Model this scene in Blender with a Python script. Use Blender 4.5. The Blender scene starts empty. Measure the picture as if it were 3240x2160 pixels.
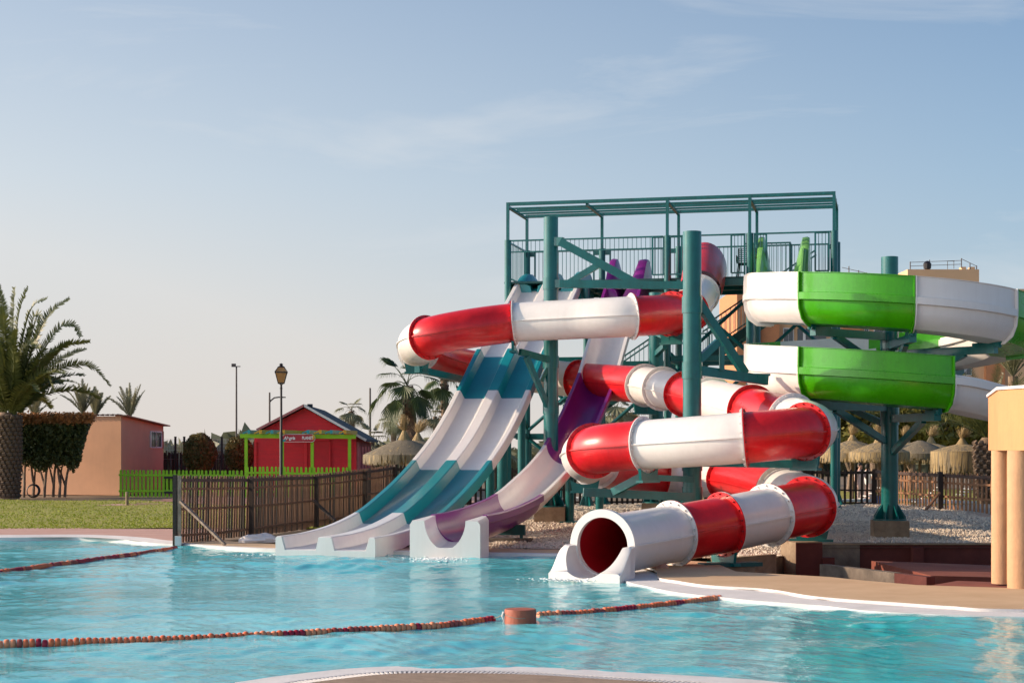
import bpy, math, random
import numpy as np
from mathutils import Vector, Matrix
from mathutils.geometry import tessellate_polygon
random.seed(7)
RNG = np.random.default_rng(11)
S = bpy.context.scene
COL = S.collection
PI = math.pi

# ------------------------------------------------------------------ camera, sky, sun, exposure
F, CX, HY, CAMZ = 5200.0, 1620.0, 1419.0, 2.0      # focal length and horizon in photograph pixels
cam = bpy.data.cameras.new('camera'); camo = bpy.data.objects.new('camera', cam); COL.objects.link(camo)
camo.location = (0, 0, CAMZ); camo.rotation_euler = (PI/2, 0, 0)
cam.sensor_width = 36; cam.lens = F/3240*36; cam.shift_y = (HY-1080)/3240
cam.clip_start = 0.1; cam.clip_end = 6000
S.camera = camo
SUN_EL, SUN_AZ = math.radians(21), math.radians(-5)  # sun low on the left, a touch to the camera's side
sd = Vector((-math.cos(SUN_EL)*math.cos(SUN_AZ), -math.cos(SUN_EL)*math.sin(SUN_AZ), math.sin(SUN_EL)))
W = bpy.data.worlds.new('World'); S.world = W; W.use_nodes = True
wn, wl = W.node_tree.nodes, W.node_tree.links
bg = wn['Background']; bg.inputs[1].default_value = 0.15
sky = wn.new('ShaderNodeTexSky'); sky.sky_type = 'NISHITA'; sky.sun_disc = False
sky.sun_elevation = SUN_EL; sky.sun_rotation = math.atan2(sd.x, sd.y)
sky.altitude = 0; sky.air_density = 1.0; sky.dust_density = 1.0; sky.ozone_density = 1.6
tc = wn.new('ShaderNodeTexCoord')
def wmath(op, a, b, clamp=False):
    n_ = wn.new('ShaderNodeMath'); n_.operation = op; n_.use_clamp = clamp
    for i, v in enumerate((a, b)):
        if v is None: continue
        if isinstance(v, (int, float)): n_.inputs[i].default_value = v
        else: wl.new(v, n_.inputs[i])
    return n_.outputs[0]
sep = wn.new('ShaderNodeSeparateXYZ'); wl.new(tc.outputs['Generated'], sep.inputs[0])
dx, dz = sep.outputs[0], sep.outputs[2]
# low haze: thick and bright towards the sun, thinning upwards and away from it
az = wmath('SUBTRACT', 0.70, wmath('MULTIPLY', dx, 1.30))
gz_ = wmath('MULTIPLY', wmath('EXPONENT', wmath('MULTIPLY', wmath('MAXIMUM', dz, 0.0), -4.2), None), 1.30)
hz_f = wmath('MINIMUM', wmath('MULTIPLY', az, gz_, True), 0.85)
hr = wn.new('ShaderNodeValToRGB'); hr.color_ramp.elements[0].position = 0.0; hr.color_ramp.elements[1].position = 0.16
HK = 1/(0.15*1.36)
hr.color_ramp.elements[0].color = (.77, .675, .60, 1); hr.color_ramp.elements[1].color = (.75, .77, .775, 1)
wl.new(dz, hr.inputs[0])
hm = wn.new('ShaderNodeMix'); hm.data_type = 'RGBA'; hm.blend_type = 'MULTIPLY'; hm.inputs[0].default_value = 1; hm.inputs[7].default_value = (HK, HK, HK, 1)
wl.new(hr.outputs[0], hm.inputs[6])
# glow boosted towards the sun outside the view, added to fill the shade
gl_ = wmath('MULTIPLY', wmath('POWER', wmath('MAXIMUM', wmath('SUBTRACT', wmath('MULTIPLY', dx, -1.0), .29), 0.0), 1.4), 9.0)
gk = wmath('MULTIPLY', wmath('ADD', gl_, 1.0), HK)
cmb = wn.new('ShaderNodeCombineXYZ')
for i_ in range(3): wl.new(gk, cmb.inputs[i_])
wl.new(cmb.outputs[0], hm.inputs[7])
hb_ = wn.new('ShaderNodeMix'); hb_.data_type = 'RGBA'; hb_.blend_type = 'MULTIPLY'; hb_.inputs[0].default_value = 1; hb_.inputs[7].default_value = (.29, .49, .66, 1); wl.new(sky.outputs[0], hb_.inputs[6])
m0 = wn.new('ShaderNodeMix'); m0.data_type = 'RGBA'; m0.inputs[7].default_value = (.45*HK, .59*HK, .70*HK, 1)
wl.new(wmath('MULTIPLY', wmath('EXPONENT', wmath('MULTIPLY', wmath('MAXIMUM', dz, 0.0), -7.0), None), .97), m0.inputs[0]); wl.new(hb_.outputs[2], m0.inputs[6])
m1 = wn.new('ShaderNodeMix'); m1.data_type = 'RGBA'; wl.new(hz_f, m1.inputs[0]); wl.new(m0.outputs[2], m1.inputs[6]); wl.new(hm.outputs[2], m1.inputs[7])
# a few thin cirrus streaks
mp = wn.new('ShaderNodeMapping'); mp.inputs['Rotation'].default_value = (0, math.radians(-12), 0); mp.inputs['Location'].default_value = (.37, 0, .2); mp.inputs['Scale'].default_value = (4.2, 4.2, 21)
nz = wn.new('ShaderNodeTexNoise'); nz.inputs['Scale'].default_value = 1.0; nz.inputs['Detail'].default_value = 8; nz.inputs['Roughness'].default_value = 0.6; nz.inputs['Distortion'].default_value = .5
rp = wn.new('ShaderNodeValToRGB'); rp.color_ramp.elements[0].position = 0.55; rp.color_ramp.elements[1].position = 0.85
rp.color_ramp.elements[1].color = (.6, .6, .6, 1)
mx = wn.new('ShaderNodeMix'); mx.data_type = 'RGBA'; mx.inputs[7].default_value = (.70*HK, .73*HK, .76*HK, 1)
wl.new(tc.outputs['Generated'], mp.inputs[0]); wl.new(mp.outputs[0], nz.inputs[0]); wl.new(nz.outputs[0], rp.inputs[0])
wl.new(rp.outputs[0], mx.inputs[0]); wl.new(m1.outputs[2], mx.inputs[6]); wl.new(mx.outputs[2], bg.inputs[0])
sl = bpy.data.lights.new('sun', 'SUN'); sl.energy = 4.0; sl.angle = math.radians(1.0); sl.color = (1.0, 0.78, 0.56)
so = bpy.data.objects.new('sun', sl); COL.objects.link(so); so.rotation_euler = (-sd).to_track_quat('-Z', 'Y').to_euler()
so.location = (-40, 0, 40)
S.view_settings.view_transform = 'Standard'; S.view_settings.look = 'None'
S.view_settings.exposure = 0.5; S.view_settings.gamma = 1.0; S.view_settings.use_curve_mapping = False
S.cycles.max_bounces = 6; S.cycles.diffuse_bounces = 3; S.cycles.glossy_bounces = 3; S.cycles.transparent_max_bounces = 8
S.cycles.sample_clamp_indirect = 6

# ------------------------------------------------------------------ helpers
def P(x, y, d):                       # photograph pixel + distance -> point in the world
    return Vector(((x-CX)/F*d, d, CAMZ-(y-HY)/F*d))
def G(x, y, z=0.0):                   # photograph pixel on the level z
    return P(x, y, F*(CAMZ-z)/(y-HY))
def at(x, d, z):                      # photograph column at distance d and height z
    return Vector(((x-CX)/F*d, d, z))
def zy(y, d): return CAMZ-(y-HY)/F*d
def smooth(a, b, x):
    t = min(1, max(0, (x-a)/(b-a))); return t*t*(3-2*t)

WLOC = {}
def tag(o, label=None, cat=None, group=None, kind=None):
    if label: o['label'] = label
    if cat: o['category'] = cat
    if group: o['group'] = group
    if kind: o['kind'] = kind
    return o
def thing(name, loc, label, cat, group=None):
    o = bpy.data.objects.new(name, None); COL.objects.link(o); o.location = loc
    o.empty_display_size = 0.2
    WLOC[o] = Vector(loc)
    return tag(o, label, cat, group)

class MB:
    def __init__(s): s.v = []; s.f = []; s.mi = []
    def add(s, vs, fs):
        b = len(s.v); s.v += [tuple(v) for v in vs]; s.f += [tuple(i+b for i in f) for f in fs]; return s
    def box(s, c, sx, sy, sz, rz=0.0):
        ca, sa = math.cos(rz), math.sin(rz); vs = []
        for k in (-.5, .5):
            for (i, j) in ((-.5, -.5), (.5, -.5), (.5, .5), (-.5, .5)):
                x, y = i*sx, j*sy
                vs.append((c[0]+x*ca-y*sa, c[1]+x*sa+y*ca, c[2]+k*sz))
        return s.add(vs, [(3, 2, 1, 0), (4, 5, 6, 7), (0, 1, 5, 4), (1, 2, 6, 5), (2, 3, 7, 6), (3, 0, 4, 7)])
    def beam(s, p, q, w, h, up=None):
        p, q = Vector(p), Vector(q); d = (q-p)
        if d.length < 1e-6: return s
        d.normalize(); u = Vector(up) if up is not None else (Vector((0, 0, 1)) if abs(d.z) < .95 else Vector((0, 1, 0)))
        a = d.cross(u).normalized(); b = a.cross(d)
        vs = []
        for e in (p, q):
            for (i, j) in ((-.5, -.5), (.5, -.5), (.5, .5), (-.5, .5)): vs.append(e+a*(i*w)+b*(j*h))
        return s.add(vs, [(0, 1, 2, 3), (7, 6, 5, 4), (0, 4, 5, 1), (1, 5, 6, 2), (2, 6, 7, 3), (3, 7, 4, 0)])
    def tube(s, pts, r, n=10, caps=True):
        pts = [Vector(p) for p in pts]; rs = r if isinstance(r, (list, tuple)) else [r]*len(pts)
        b = len(s.v); pa = None
        for i, p in enumerate(pts):
            t = (pts[min(i+1, len(pts)-1)]-pts[max(i-1, 0)]).normalized()
            if pa is None:
                pa = t.cross(Vector((0, 0, 1)) if abs(t.z) < .9 else Vector((1, 0, 0))).normalized()
            else:
                pa = (pa-t*pa.dot(t)).normalized()
            pb = t.cross(pa)
            for k in range(n):
                a = 2*PI*k/n; s.v.append(tuple(p+(pa*math.cos(a)+pb*math.sin(a))*rs[i]))
        for i in range(len(pts)-1):
            for k in range(n):
                k2 = (k+1) % n
                s.f.append((b+i*n+k, b+i*n+k2, b+(i+1)*n+k2, b+(i+1)*n+k))
        if caps:
            s.f.append(tuple(b+k for k in range(n))[::-1]); e = b+(len(pts)-1)*n; s.f.append(tuple(e+k for k in range(n)))
        return s
    def lathe(s, c, prof, n=16):
        b = len(s.v)
        for (r, z) in prof:
            for k in range(n):
                a = 2*PI*k/n; s.v.append((c[0]+r*math.cos(a), c[1]+r*math.sin(a), c[2]+z))
        for i in range(len(prof)-1):
            for k in range(n):
                k2 = (k+1) % n; s.f.append((b+i*n+k, b+i*n+k2, b+(i+1)*n+k2, b+(i+1)*n+k))
        s.f.append(tuple(b+k for k in range(n))[::-1]); e = b+(len(prof)-1)*n; s.f.append(tuple(e+k for k in range(n)))
        return s
    def prism(s, poly, z0, z1):        # horizontal polygon extruded upwards
        n = len(poly); b = len(s.v)
        for z in (z0, z1):
            for p in poly: s.v.append((p[0], p[1], z))
        for t in tessellate_polygon([[Vector((p[0], p[1], 0)) for p in poly]]):
            s.f.append(tuple(b+n+i for i in t)); s.f.append(tuple(b+i for i in t)[::-1])
        for i in range(n):
            j = (i+1) % n; s.f.append((b+i, b+j, b+n+j, b+n+i))
        return s
    def strip(s, A, B):
        b = len(s.v); n = len(A)
        for p in A: s.v.append(tuple(p))
        for p in B: s.v.append(tuple(p))
        for i in range(n-1): s.f.append((b+i, b+i+1, b+n+i+1, b+n+i))
        return s
    def mesh(s, name, shift=None, sharp=35, m=None):
        me = bpy.data.meshes.new(name)
        vs = s.v if shift is None else [(v[0]-shift[0], v[1]-shift[1], v[2]-shift[2]) for v in s.v]
        me.from_pydata(vs, [], s.f); finish(me, m, sharp); return me
    def build(s, name, m, parent=None, sharp=35, loc=None):
        if parent is not None: sh = WLOC[parent]
        elif loc is not None: sh = Vector(loc)
        else: sh = Vector((0, 0, 0))
        me = s.mesh(name, sh, sharp, m)
        o = bpy.data.objects.new(name, me); COL.objects.link(o)
        if parent is not None: o.parent = parent
        else: o.location = sh
        WLOC[o] = sh
        return o
def finish(me, m, sharp=35):
    import bmesh
    bm = bmesh.new(); bm.from_mesh(me); bmesh.ops.recalc_face_normals(bm, faces=bm.faces); bm.to_mesh(me); bm.free()
    if sharp:
        me.shade_smooth(); me.set_sharp_from_angle(angle=math.radians(sharp))
    if m is not None: me.materials.append(m)
    me.update()
def mesh_np(name, V, Fq, m, parent=None, smooth_=False, kind=None):
    V = np.asarray(V, np.float32).reshape(-1, 3); Fq = np.asarray(Fq, np.int32); k = Fq.shape[1]
    sh = WLOC[parent] if parent is not None else Vector((0, 0, 0))
    V = V-np.array(sh, np.float32)
    me = bpy.data.meshes.new(name); me.vertices.add(len(V)); me.vertices.foreach_set('co', V.ravel())
    me.loops.add(Fq.size); me.loops.foreach_set('vertex_index', Fq.ravel())
    me.polygons.add(len(Fq)); me.polygons.foreach_set('loop_start', np.arange(0, Fq.size, k, dtype=np.int32))
    me.polygons.foreach_set('use_smooth', np.full(len(Fq), smooth_, bool))
    me.update(calc_edges=True); me.materials.append(m)
    o = bpy.data.objects.new(name, me); COL.objects.link(o)
    if parent is not None: o.parent = parent
    WLOC[o] = sh
    if kind: o['kind'] = kind
    return o
def inst(name, me, parent, loc, rot=(0, 0, 0), scale=(1, 1, 1), m=None):   # a piece that shares its mesh
    o = bpy.data.objects.new(name, me); COL.objects.link(o)
    if parent is not None:
        o.parent = parent; o.location = Vector(loc)-WLOC[parent]; WLOC[o] = WLOC[parent]
    else: o.location = loc
    o.rotation_euler = rot; o.scale = scale
    return o
def catmull(pts, per):
    pts = [Vector(p) for p in pts]; out = []
    n = len(pts)
    for i in range(n-1):
        p0 = pts[i-1] if i > 0 else pts[0]*2-pts[1]
        p1, p2 = pts[i], pts[i+1]
        p3 = pts[i+2] if i+2 < n else pts[-1]*2-pts[-2]
        for k in range(per):
            t = k/per
            out.append(0.5*((2*p1)+(p2-p0)*t+(2*p0-5*p1+4*p2-p3)*t*t+(3*p1-p0-3*p2+p3)*t**3))
    out.append(pts[-1]); return out
def inside(poly, X, Y):
    X = np.asarray(X); Y = np.asarray(Y); r = np.zeros(X.shape, bool); n = len(poly)
    for i in range(n):
        x0, y0 = poly[i][0], poly[i][1]; x1, y1 = poly[(i+1) % n][0], poly[(i+1) % n][1]
        if y0 == y1: continue
        c = ((y0 > Y) != (y1 > Y)) & (X < (x1-x0)*(Y-y0)/(y1-y0)+x0)
        r ^= c
    return r

# ------------------------------------------------------------------ materials
def mat(name, col, rough=.5, var=0.0, vscale=3.0, bump=0.0, bscale=20.0, coat=0.0, metal=0.0, col2=None, trans=0.0, spec=0.5, stretch=None, streak=0.0):
    m = bpy.data.materials.new(name); m.use_nodes = True; n, l = m.node_tree.nodes, m.node_tree.links
    b = n['Principled BSDF']; b.inputs['Base Color'].default_value = (*col, 1); b.inputs['Roughness'].default_value = rough
    b.inputs['Metallic'].default_value = metal; b.inputs['Coat Weight'].default_value = coat; b.inputs['Coat Roughness'].default_value = 0.12
    b.inputs['Specular IOR Level'].default_value = spec
    co = n.new('ShaderNodeTexCoord'); src = co.outputs['Object']
    if stretch:
        mpn = n.new('ShaderNodeMapping'); mpn.inputs['Scale'].default_value = stretch; l.new(src, mpn.inputs[0]); src = mpn.outputs[0]
    if var > 0 or col2:
        t = n.new('ShaderNodeTexNoise'); t.inputs['Scale'].default_value = vscale; t.inputs['Detail'].default_value = 5; t.inputs['Roughness'].default_value = .65
        l.new(src, t.inputs[0])
        r = n.new('ShaderNodeValToRGB'); r.color_ramp.elements[0].position = .33; r.color_ramp.elements[1].position = .68
        c2 = col2 if col2 else tuple(max(0, c*(1+var)) for c in col)
        c1 = col if col2 else tuple(max(0, c*(1-var)) for c in col)
        r.color_ramp.elements[0].color = (*c1, 1); r.color_ramp.elements[1].color = (*c2, 1)
        l.new(t.outputs[0], r.inputs[0]); l.new(r.outputs[0], b.inputs['Base Color'])
        rr = n.new('ShaderNodeMapRange'); rr.inputs[3].default_value = max(0.02, rough*.75); rr.inputs[4].default_value = min(1, rough*1.35)
        l.new(t.outputs[0], rr.inputs[0]); l.new(rr.outputs[0], b.inputs['Roughness'])
    if streak > 0:
        ms_ = n.new('ShaderNodeMapping'); ms_.inputs['Scale'].default_value = (7, 7, .55); l.new(co.outputs['Object'], ms_.inputs[0])
        ts = n.new('ShaderNodeTexNoise'); ts.inputs['Scale'].default_value = 1.0; ts.inputs['Detail'].default_value = 6; ts.inputs['Roughness'].default_value = .7; l.new(ms_.outputs[0], ts.inputs[0])
        rs_ = n.new('ShaderNodeValToRGB'); rs_.color_ramp.elements[0].position = .42; rs_.color_ramp.elements[1].position = .72
        rs_.color_ramp.elements[0].color = (1, 1, 1, 1); rs_.color_ramp.elements[1].color = (1-streak, 1-streak*1.15, 1-streak*1.35, 1); l.new(ts.outputs[0], rs_.inputs[0])
        mm_ = n.new('ShaderNodeMix'); mm_.data_type = 'RGBA'; mm_.blend_type = 'MULTIPLY'; mm_.inputs[0].default_value = 1
        if b.inputs['Base Color'].links: l.new(b.inputs['Base Color'].links[0].from_socket, mm_.inputs[6])
        else: mm_.inputs[6].default_value = (*col, 1)
        l.new(rs_.outputs[0], mm_.inputs[7]); l.new(mm_.outputs[2], b.inputs['Base Color'])
    if bump > 0:
        t2 = n.new('ShaderNodeTexNoise'); t2.inputs['Scale'].default_value = bscale; t2.inputs['Detail'].default_value = 4
        l.new(src, t2.inputs[0]); bn = n.new('ShaderNodeBump'); bn.inputs['Strength'].default_value = bump; bn.inputs['Distance'].default_value = .02
        l.new(t2.outputs[0], bn.inputs['Height']); l.new(bn.outputs[0], b.inputs['Normal'])
    if trans > 0:
        tr = n.new('ShaderNodeBsdfTranslucent'); ms = n.new('ShaderNodeMixShader'); ms.inputs[0].default_value = trans
        src2 = b.inputs['Base Color'].links[0].from_socket if b.inputs['Base Color'].links else None
        if src2: l.new(src2, tr.inputs[0])
        else: tr.inputs[0].default_value = (*col, 1)
        l.new(b.outputs[0], ms.inputs[1]); l.new(tr.outputs[0], ms.inputs[2]); l.new(ms.outputs[0], n['Material Output'].inputs[0])
    return m
GEL = dict(rough=.30, coat=.22, bump=.03, bscale=6, spec=.42)
M = {
 'red': mat('red_gelcoat', (.66, .014, .018), streak=.16, var=.14, vscale=1.6, **GEL),
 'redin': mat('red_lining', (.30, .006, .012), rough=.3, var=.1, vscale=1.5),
 'white': mat('white_gelcoat', (.78, .735, .70), var=.03, vscale=.8, streak=.05, **GEL),
 'blue': mat('teal_blue_gelcoat', (.003, .225, .25), var=.1, vscale=1.5, **GEL),
 'purple': mat('purple_gelcoat', (.19, .014, .185), var=.12, vscale=1.4, **GEL),
 'green': mat('green_gelcoat', (.055, .37, .002), streak=.14, var=.12, vscale=1.5, rough=.27, coat=.28, spec=.42, bump=.16, bscale=7),
 'palegreen': mat('faded_green_gelcoat', (.17, .40, .10), var=.15, vscale=2, **GEL),
 'steel': mat('teal_paint', (.001, .125, .125), streak=.2, rough=.30, var=.16, vscale=2.5, coat=.25, spec=.4, bump=.03, bscale=25),
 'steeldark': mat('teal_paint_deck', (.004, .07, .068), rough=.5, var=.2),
 'bolt': mat('galvanised_bolts', (.42, .40, .37), rough=.4, metal=.7, var=.1),
 'wood': mat('weathered_wood', (.115, .052, .029), rough=.8, col2=(.27, .145, .08), vscale=5, bump=.4, bscale=30, stretch=(6, 6, .6)),
 'wooddark': mat('dark_stained_wood', (.028, .017, .012), rough=.75, col2=(.07, .045, .032), vscale=5, bump=.3, bscale=30, stretch=(4, 4, .7)),
 'woodpale': mat('bleached_wood', (.36, .26, .19), rough=.8, col2=(.17, .115, .085), vscale=4, bump=.4, bscale=25, stretch=(3, 3, 1)),
 'woodwarm': mat('brown_stained_wood', (.20, .09, .042), rough=.75, col2=(.34, .17, .085), vscale=4, bump=.3, bscale=28, stretch=(5, 5, .7)),
 'rail': mat('brown_rail_wood', (.075, .042, .034), rough=.7, var=.2, vscale=2, bump=.2, bscale=30),
 'lime': mat('lime_green_paint', (.25, .56, .008), rough=.55, var=.12, vscale=2, bump=.1),
 'hut': mat('red_painted_boards', (.72, .022, .034), rough=.6, var=.1, vscale=1.5, bump=.15, bscale=20, stretch=(1, 1, 5)),
 'hutdoor': mat('dark_red_door', (.60, .018, .03), rough=.55, var=.1, vscale=2),
 'hutside': mat('light_paled_red', (.5, .17, .17), rough=.65, var=.15, vscale=3),  # hut red paled to carry the light on its right flank
 'roofgrey': mat('grey_roof_felt', (.035, .045, .055), rough=.85, var=.2, vscale=2, bump=.3, bscale=30),
 'peach': mat('peach_render', (.64, .345, .205), streak=.035, rough=.9, var=.07, vscale=.8, bump=.15, bscale=40),
 'beige': mat('apricot_render', (.60, .285, .125), rough=.85, streak=.07, var=.07, vscale=1.5, bump=.2, bscale=35),
 'beigecol': mat('sand_column_render', (.56, .32, .175), rough=.85, streak=.12, var=.10, vscale=3, bump=.3, bscale=30),
 'tile': mat('terracotta_tile', (.34, .15, .085), rough=.8, var=.25, vscale=3),
 'glass': mat('window_glass', (.05, .06, .07), rough=.06, spec=.8),
 'frame': mat('white_window_frame', (.75, .73, .7), rough=.4),
 'conc': mat('stained_concrete', (.34, .25, .16), rough=.9, col2=(.20, .135, .085), vscale=3.5, bump=.35, bscale=18),
 'concgrey': mat('mouldy_concrete', (.20, .155, .12), rough=.9, col2=(.075, .058, .048), vscale=2.2, bump=.35, bscale=18),
 'redconc': mat('dark_red_concrete', (.125, .024, .017), rough=.85, col2=(.075, .016, .013), vscale=1.6, bump=.25, bscale=20),
 'redramp': mat('brick_red_paint', (.26, .075, .045), rough=.8, col2=(.19, .045, .03), vscale=1.4, bump=.2, bscale=16),
 'ledge': mat('white_pool_ledge', (.68, .64, .62), rough=.75, var=.08, vscale=2.5, bump=.2, bscale=25),
 'deck': mat('sand_deck', (.62, .42, .25), rough=.85, col2=(.52, .335, .19), vscale=.9, bump=.25, bscale=45),
 'neardeck': mat('brown_sand_deck', (.36, .245, .17), rough=.9, col2=(.26, .18, .125), vscale=8, bump=.5, bscale=90),
 'pinkdeck': mat('pink_paving', (.58, .35, .28), rough=.85, col2=(.47, .255, .20), vscale=1.3, bump=.25, bscale=30, stretch=(.6, 3, 1)),
 'soil': mat('dry_soil', (.23, .155, .095), rough=.95, col2=(.16, .12, .07), vscale=.35, bump=.3, bscale=10),
 'pebble': mat('white_pebbles', (.74, .64, .53), rough=.85, col2=(.50, .41, .32), vscale=14),
 'gravel': mat('gravel_bed', (.54, .44, .35), rough=.95, col2=(.36, .28, .21), vscale=11, bump=1.0, bscale=32),
 'lawn': mat('lawn_soil', (.22, .225, .025), rough=.95, col2=(.34, .29, .05), vscale=.8, bump=.5, bscale=40),
 'grass': mat('grass_blades', (.17, .255, .015), rough=.8, col2=(.35, .36, .04), vscale=.9, trans=.25),
 'leaf': mat('dark_leaves', (.04, .058, .015), rough=.6, col2=(.085, .10, .024), vscale=2.2, trans=.2),
 'leafsun': mat('sunlit_leaf_orange', (.52, .22, .08), rough=.6, col2=(.22, .13, .04), vscale=3, trans=.25),  # orange sunlight on the hedge top, put into the leaf colour
 'bush': mat('round_bush_leaves', (.09, .10, .028), rough=.6, col2=(.24, .17, .06), vscale=3, trans=.2),
 'pine': mat('olive_foliage', (.10, .11, .018), rough=.7, col2=(.28, .235, .05), vscale=1.2, trans=.25),
 'frond': mat('date_palm_frond', (.06, .082, .02), rough=.45, col2=(.15, .155, .035), vscale=1.0, trans=.25),
 'fan': mat('fan_palm_leaf', (.035, .075, .018), rough=.45, col2=(.085, .11, .03), vscale=1.5, trans=.25),
 'farfrond': mat('hazed_palm_frond', (.15, .16, .09), rough=.6, col2=(.24, .22, .12), vscale=1.0, trans=.2),  # distance haze mixed into the frond colour
 'rachis': mat('palm_leaf_stalk', (.22, .19, .05), rough=.5, var=.2),
 'palmtrunk': mat('palm_trunk_bark', (.13, .085, .055), rough=.9, col2=(.26, .17, .105), vscale=5, bump=.5, bscale=14),
 'boot': mat('palm_leaf_base', (.20, .135, .09), rough=.85, col2=(.10, .066, .045), vscale=7, bump=.3, bscale=20),
 'bark': mat('grey_brown_bark', (.19, .13, .09), rough=.9, var=.3, vscale=6, bump=.4, bscale=15),
 'straw': mat('straw_thatch', (.55, .40, .20), rough=.85, col2=(.33, .235, .12), vscale=5, stretch=(5, 5, .8), trans=.15),
 'strawgrey': mat('grey_straw_thatch', (.29, .235, .155), rough=.9, col2=(.16, .13, .09), vscale=5, stretch=(5, 5, .8), trans=.1),
 'reed': mat('reed_screen', (.10, .06, .042), rough=.9, col2=(.045, .03, .024), vscale=5, stretch=(8, 8, .4)),
 'black': mat('black_iron', (.018, .014, .016), rough=.45, var=.15),
 'grayiron': mat('weathered_iron', (.10, .08, .07), rough=.6, var=.15),
 'amber': mat('amber_lamp_glass', (.50, .30, .12), rough=.25, var=.12, vscale=6, trans=.35),
 'ringorange': mat('orange_float', (.80, .17, .06), rough=.45, var=.15, vscale=8),
 'ringpale': mat('pale_orange_float', (.85, .28, .13), rough=.5, var=.15, vscale=8),
 'ringred': mat('crimson_float', (.40, .012, .03), rough=.4, var=.15, vscale=8),
 'ringdull': mat('brownish_red_float', (.42, .08, .055), rough=.5, var=.15, vscale=8),
 'terra': mat('terracotta_paint', (.40, .10, .055), rough=.65, var=.12, vscale=4, bump=.5, bscale=14),
 'rope': mat('grey_rope', (.25, .21, .17), rough=.9),
 'sign': mat('sign_red', (.40, .015, .03), rough=.4, var=.05),
 'signw': mat('sign_white', (.80, .78, .76), rough=.45),
 'yellow': mat('yellow_paint', (.60, .36, .02), rough=.5, var=.1),
 'tealp': mat('turquoise_paint', (.02, .30, .33), rough=.5, var=.1),
 'skin': mat('skin', (.50, .27, .19), rough=.55),
 'hair': mat('dark_hair', (.02, .014, .011), rough=.6),
 'pink': mat('pale_pink_cloth', (.68, .50, .48), rough=.85, var=.06),
 'redcloth': mat('red_cloth', (.45, .05, .05), rough=.85, var=.06),
 'plastic': mat('white_plastic', (.72, .70, .68), rough=.45),
 'chair': mat('black_plastic', (.012, .012, .013), rough=.5),
 'brick': mat('orange_brick', (.56, .23, .10), rough=.9, var=.08, vscale=2, bump=.2, bscale=3),
 'aptwall': mat('apartment_render', (.72, .45, .25), rough=.9, var=.05, vscale=.4),
 'aptband': mat('pale_stone_band', (.62, .50, .40), rough=.9, var=.05),  # own colour of the pale bands on the brick end
 'wire': mat('wire', (.22, .19, .17), rough=.6),
 'foam': mat('water_foam', (.85, .88, .90), rough=.5),
 'sack': mat('white_sack', (.62, .58, .58), rough=.9, var=.1, vscale=6, bump=.4, bscale=12),
 'lawnbag': mat('blue_plastic', (.03, .16, .5), rough=.5),
}
WATER_Z = -0.08
def water_material():
    m = bpy.data.materials.new('pool_water'); m.use_nodes = True; n, l = m.node_tree.nodes, m.node_tree.links
    b = n['Principled BSDF']; b.inputs['Roughness'].default_value = .045; b.inputs['IOR'].default_value = 1.33
    co = n.new('ShaderNodeTexCoord')
    t = n.new('ShaderNodeTexNoise'); t.inputs['Scale'].default_value = .2; t.inputs['Detail'].default_value = 5
    r = n.new('ShaderNodeValToRGB'); r.color_ramp.elements[0].position = .35; r.color_ramp.elements[1].position = .7
    r.color_ramp.elements[0].color = (.02, .41, .46, 1); r.color_ramp.elements[1].color = (.17, .68, .74, 1)
    l.new(co.outputs['Object'], t.inputs[0]); l.new(t.outputs[0], r.inputs[0]); l.new(r.outputs[0], b.inputs['Base Color'])
    mpn = n.new('ShaderNodeMapping'); mpn.inputs['Scale'].default_value = (1.0, 1.5, 1); l.new(co.outputs['Object'], mpn.inputs[0])
    t2 = n.new('ShaderNodeTexNoise'); t2.inputs['Scale'].default_value = 11.0; t2.inputs['Detail'].default_value = 3; t2.inputs['Distortion'].default_value = .6
    l.new(mpn.outputs[0], t2.inputs[0])
    bn = n.new('ShaderNodeBump'); bn.inputs['Strength'].default_value = .34; bn.inputs['Distance'].default_value = .02
    l.new(t2.outputs[0], bn.inputs['Height']); l.new(bn.outputs[0], b.inputs['Normal'])
    return m
M['water'] = water_material()

# ------------------------------------------------------------------ the pool and the ground
near = [G(600, 2160, -.03), G(882, 2126, -.03), G(1130, 2101, -.03), G(1378, 2094, -.03), G(1710, 2099, -.03), G(2000, 2115, -.03), G(2340, 2134, -.03), G(2620, 2158, -.03)]
near_l = [Vector((-14, 12.2, 0)), Vector((-9, 11.2, 0)), Vector((-5.4, 12.6, 0))]
near_r = [Vector((5.0, 12.9, 0)), Vector((8, 11.4, 0)), Vector((12, 11.5, 0))]
left_far = [Vector((-19, 20, 0)), Vector((-18, 34, 0)), G(-330, 1699, -.04), G(0, 1701, -.04), G(247, 1700, -.04), G(400, 1708, -.04), G(481, 1718, -.04), G(556, 1722, -.04)]
mid = [G(653, 1729, -.04), G(861, 1740, -.04), G(1200, 1746, -.04), G(1533, 1753, -.04), G(1790, 1757, -.04)]
lip = [G(1983, 1838, -.045), G(2047, 1854, -.045), G(2136, 1872, -.045), G(2280, 1888, -.045), G(2391, 1899, -.045), G(2594, 1914, -.045), G(2728, 1929, -.045), G(2900, 1939, -.045), G(3240, 1950, -.045), Vector((10.5, 19.2, 0)), Vector((14, 16.5, 0))]
pool = near_l+near+near_r[:0]+[]
pool_outline = left_far+mid+lip+near_r[::-1]+near[::-1]+near_l[::-1]
pool2 = [(p.x, p.y) for p in pool_outline]
hole2 = [(p.x, p.y) for p in left_far+mid]+[(1.5, 31.6), (2.05, 28.9), (2.4, 26.5), (2.26, 25.58), (2.52, 25.0), (2.9, 24.1), (3.65, 23.5), (4.14, 22.2), (5.0, 21.44), (5.62, 20.88), (6.4, 20.5), (10.8, 20.2), (14, 17.8), (14, 1.5), (-16, 1.5)]
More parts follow.
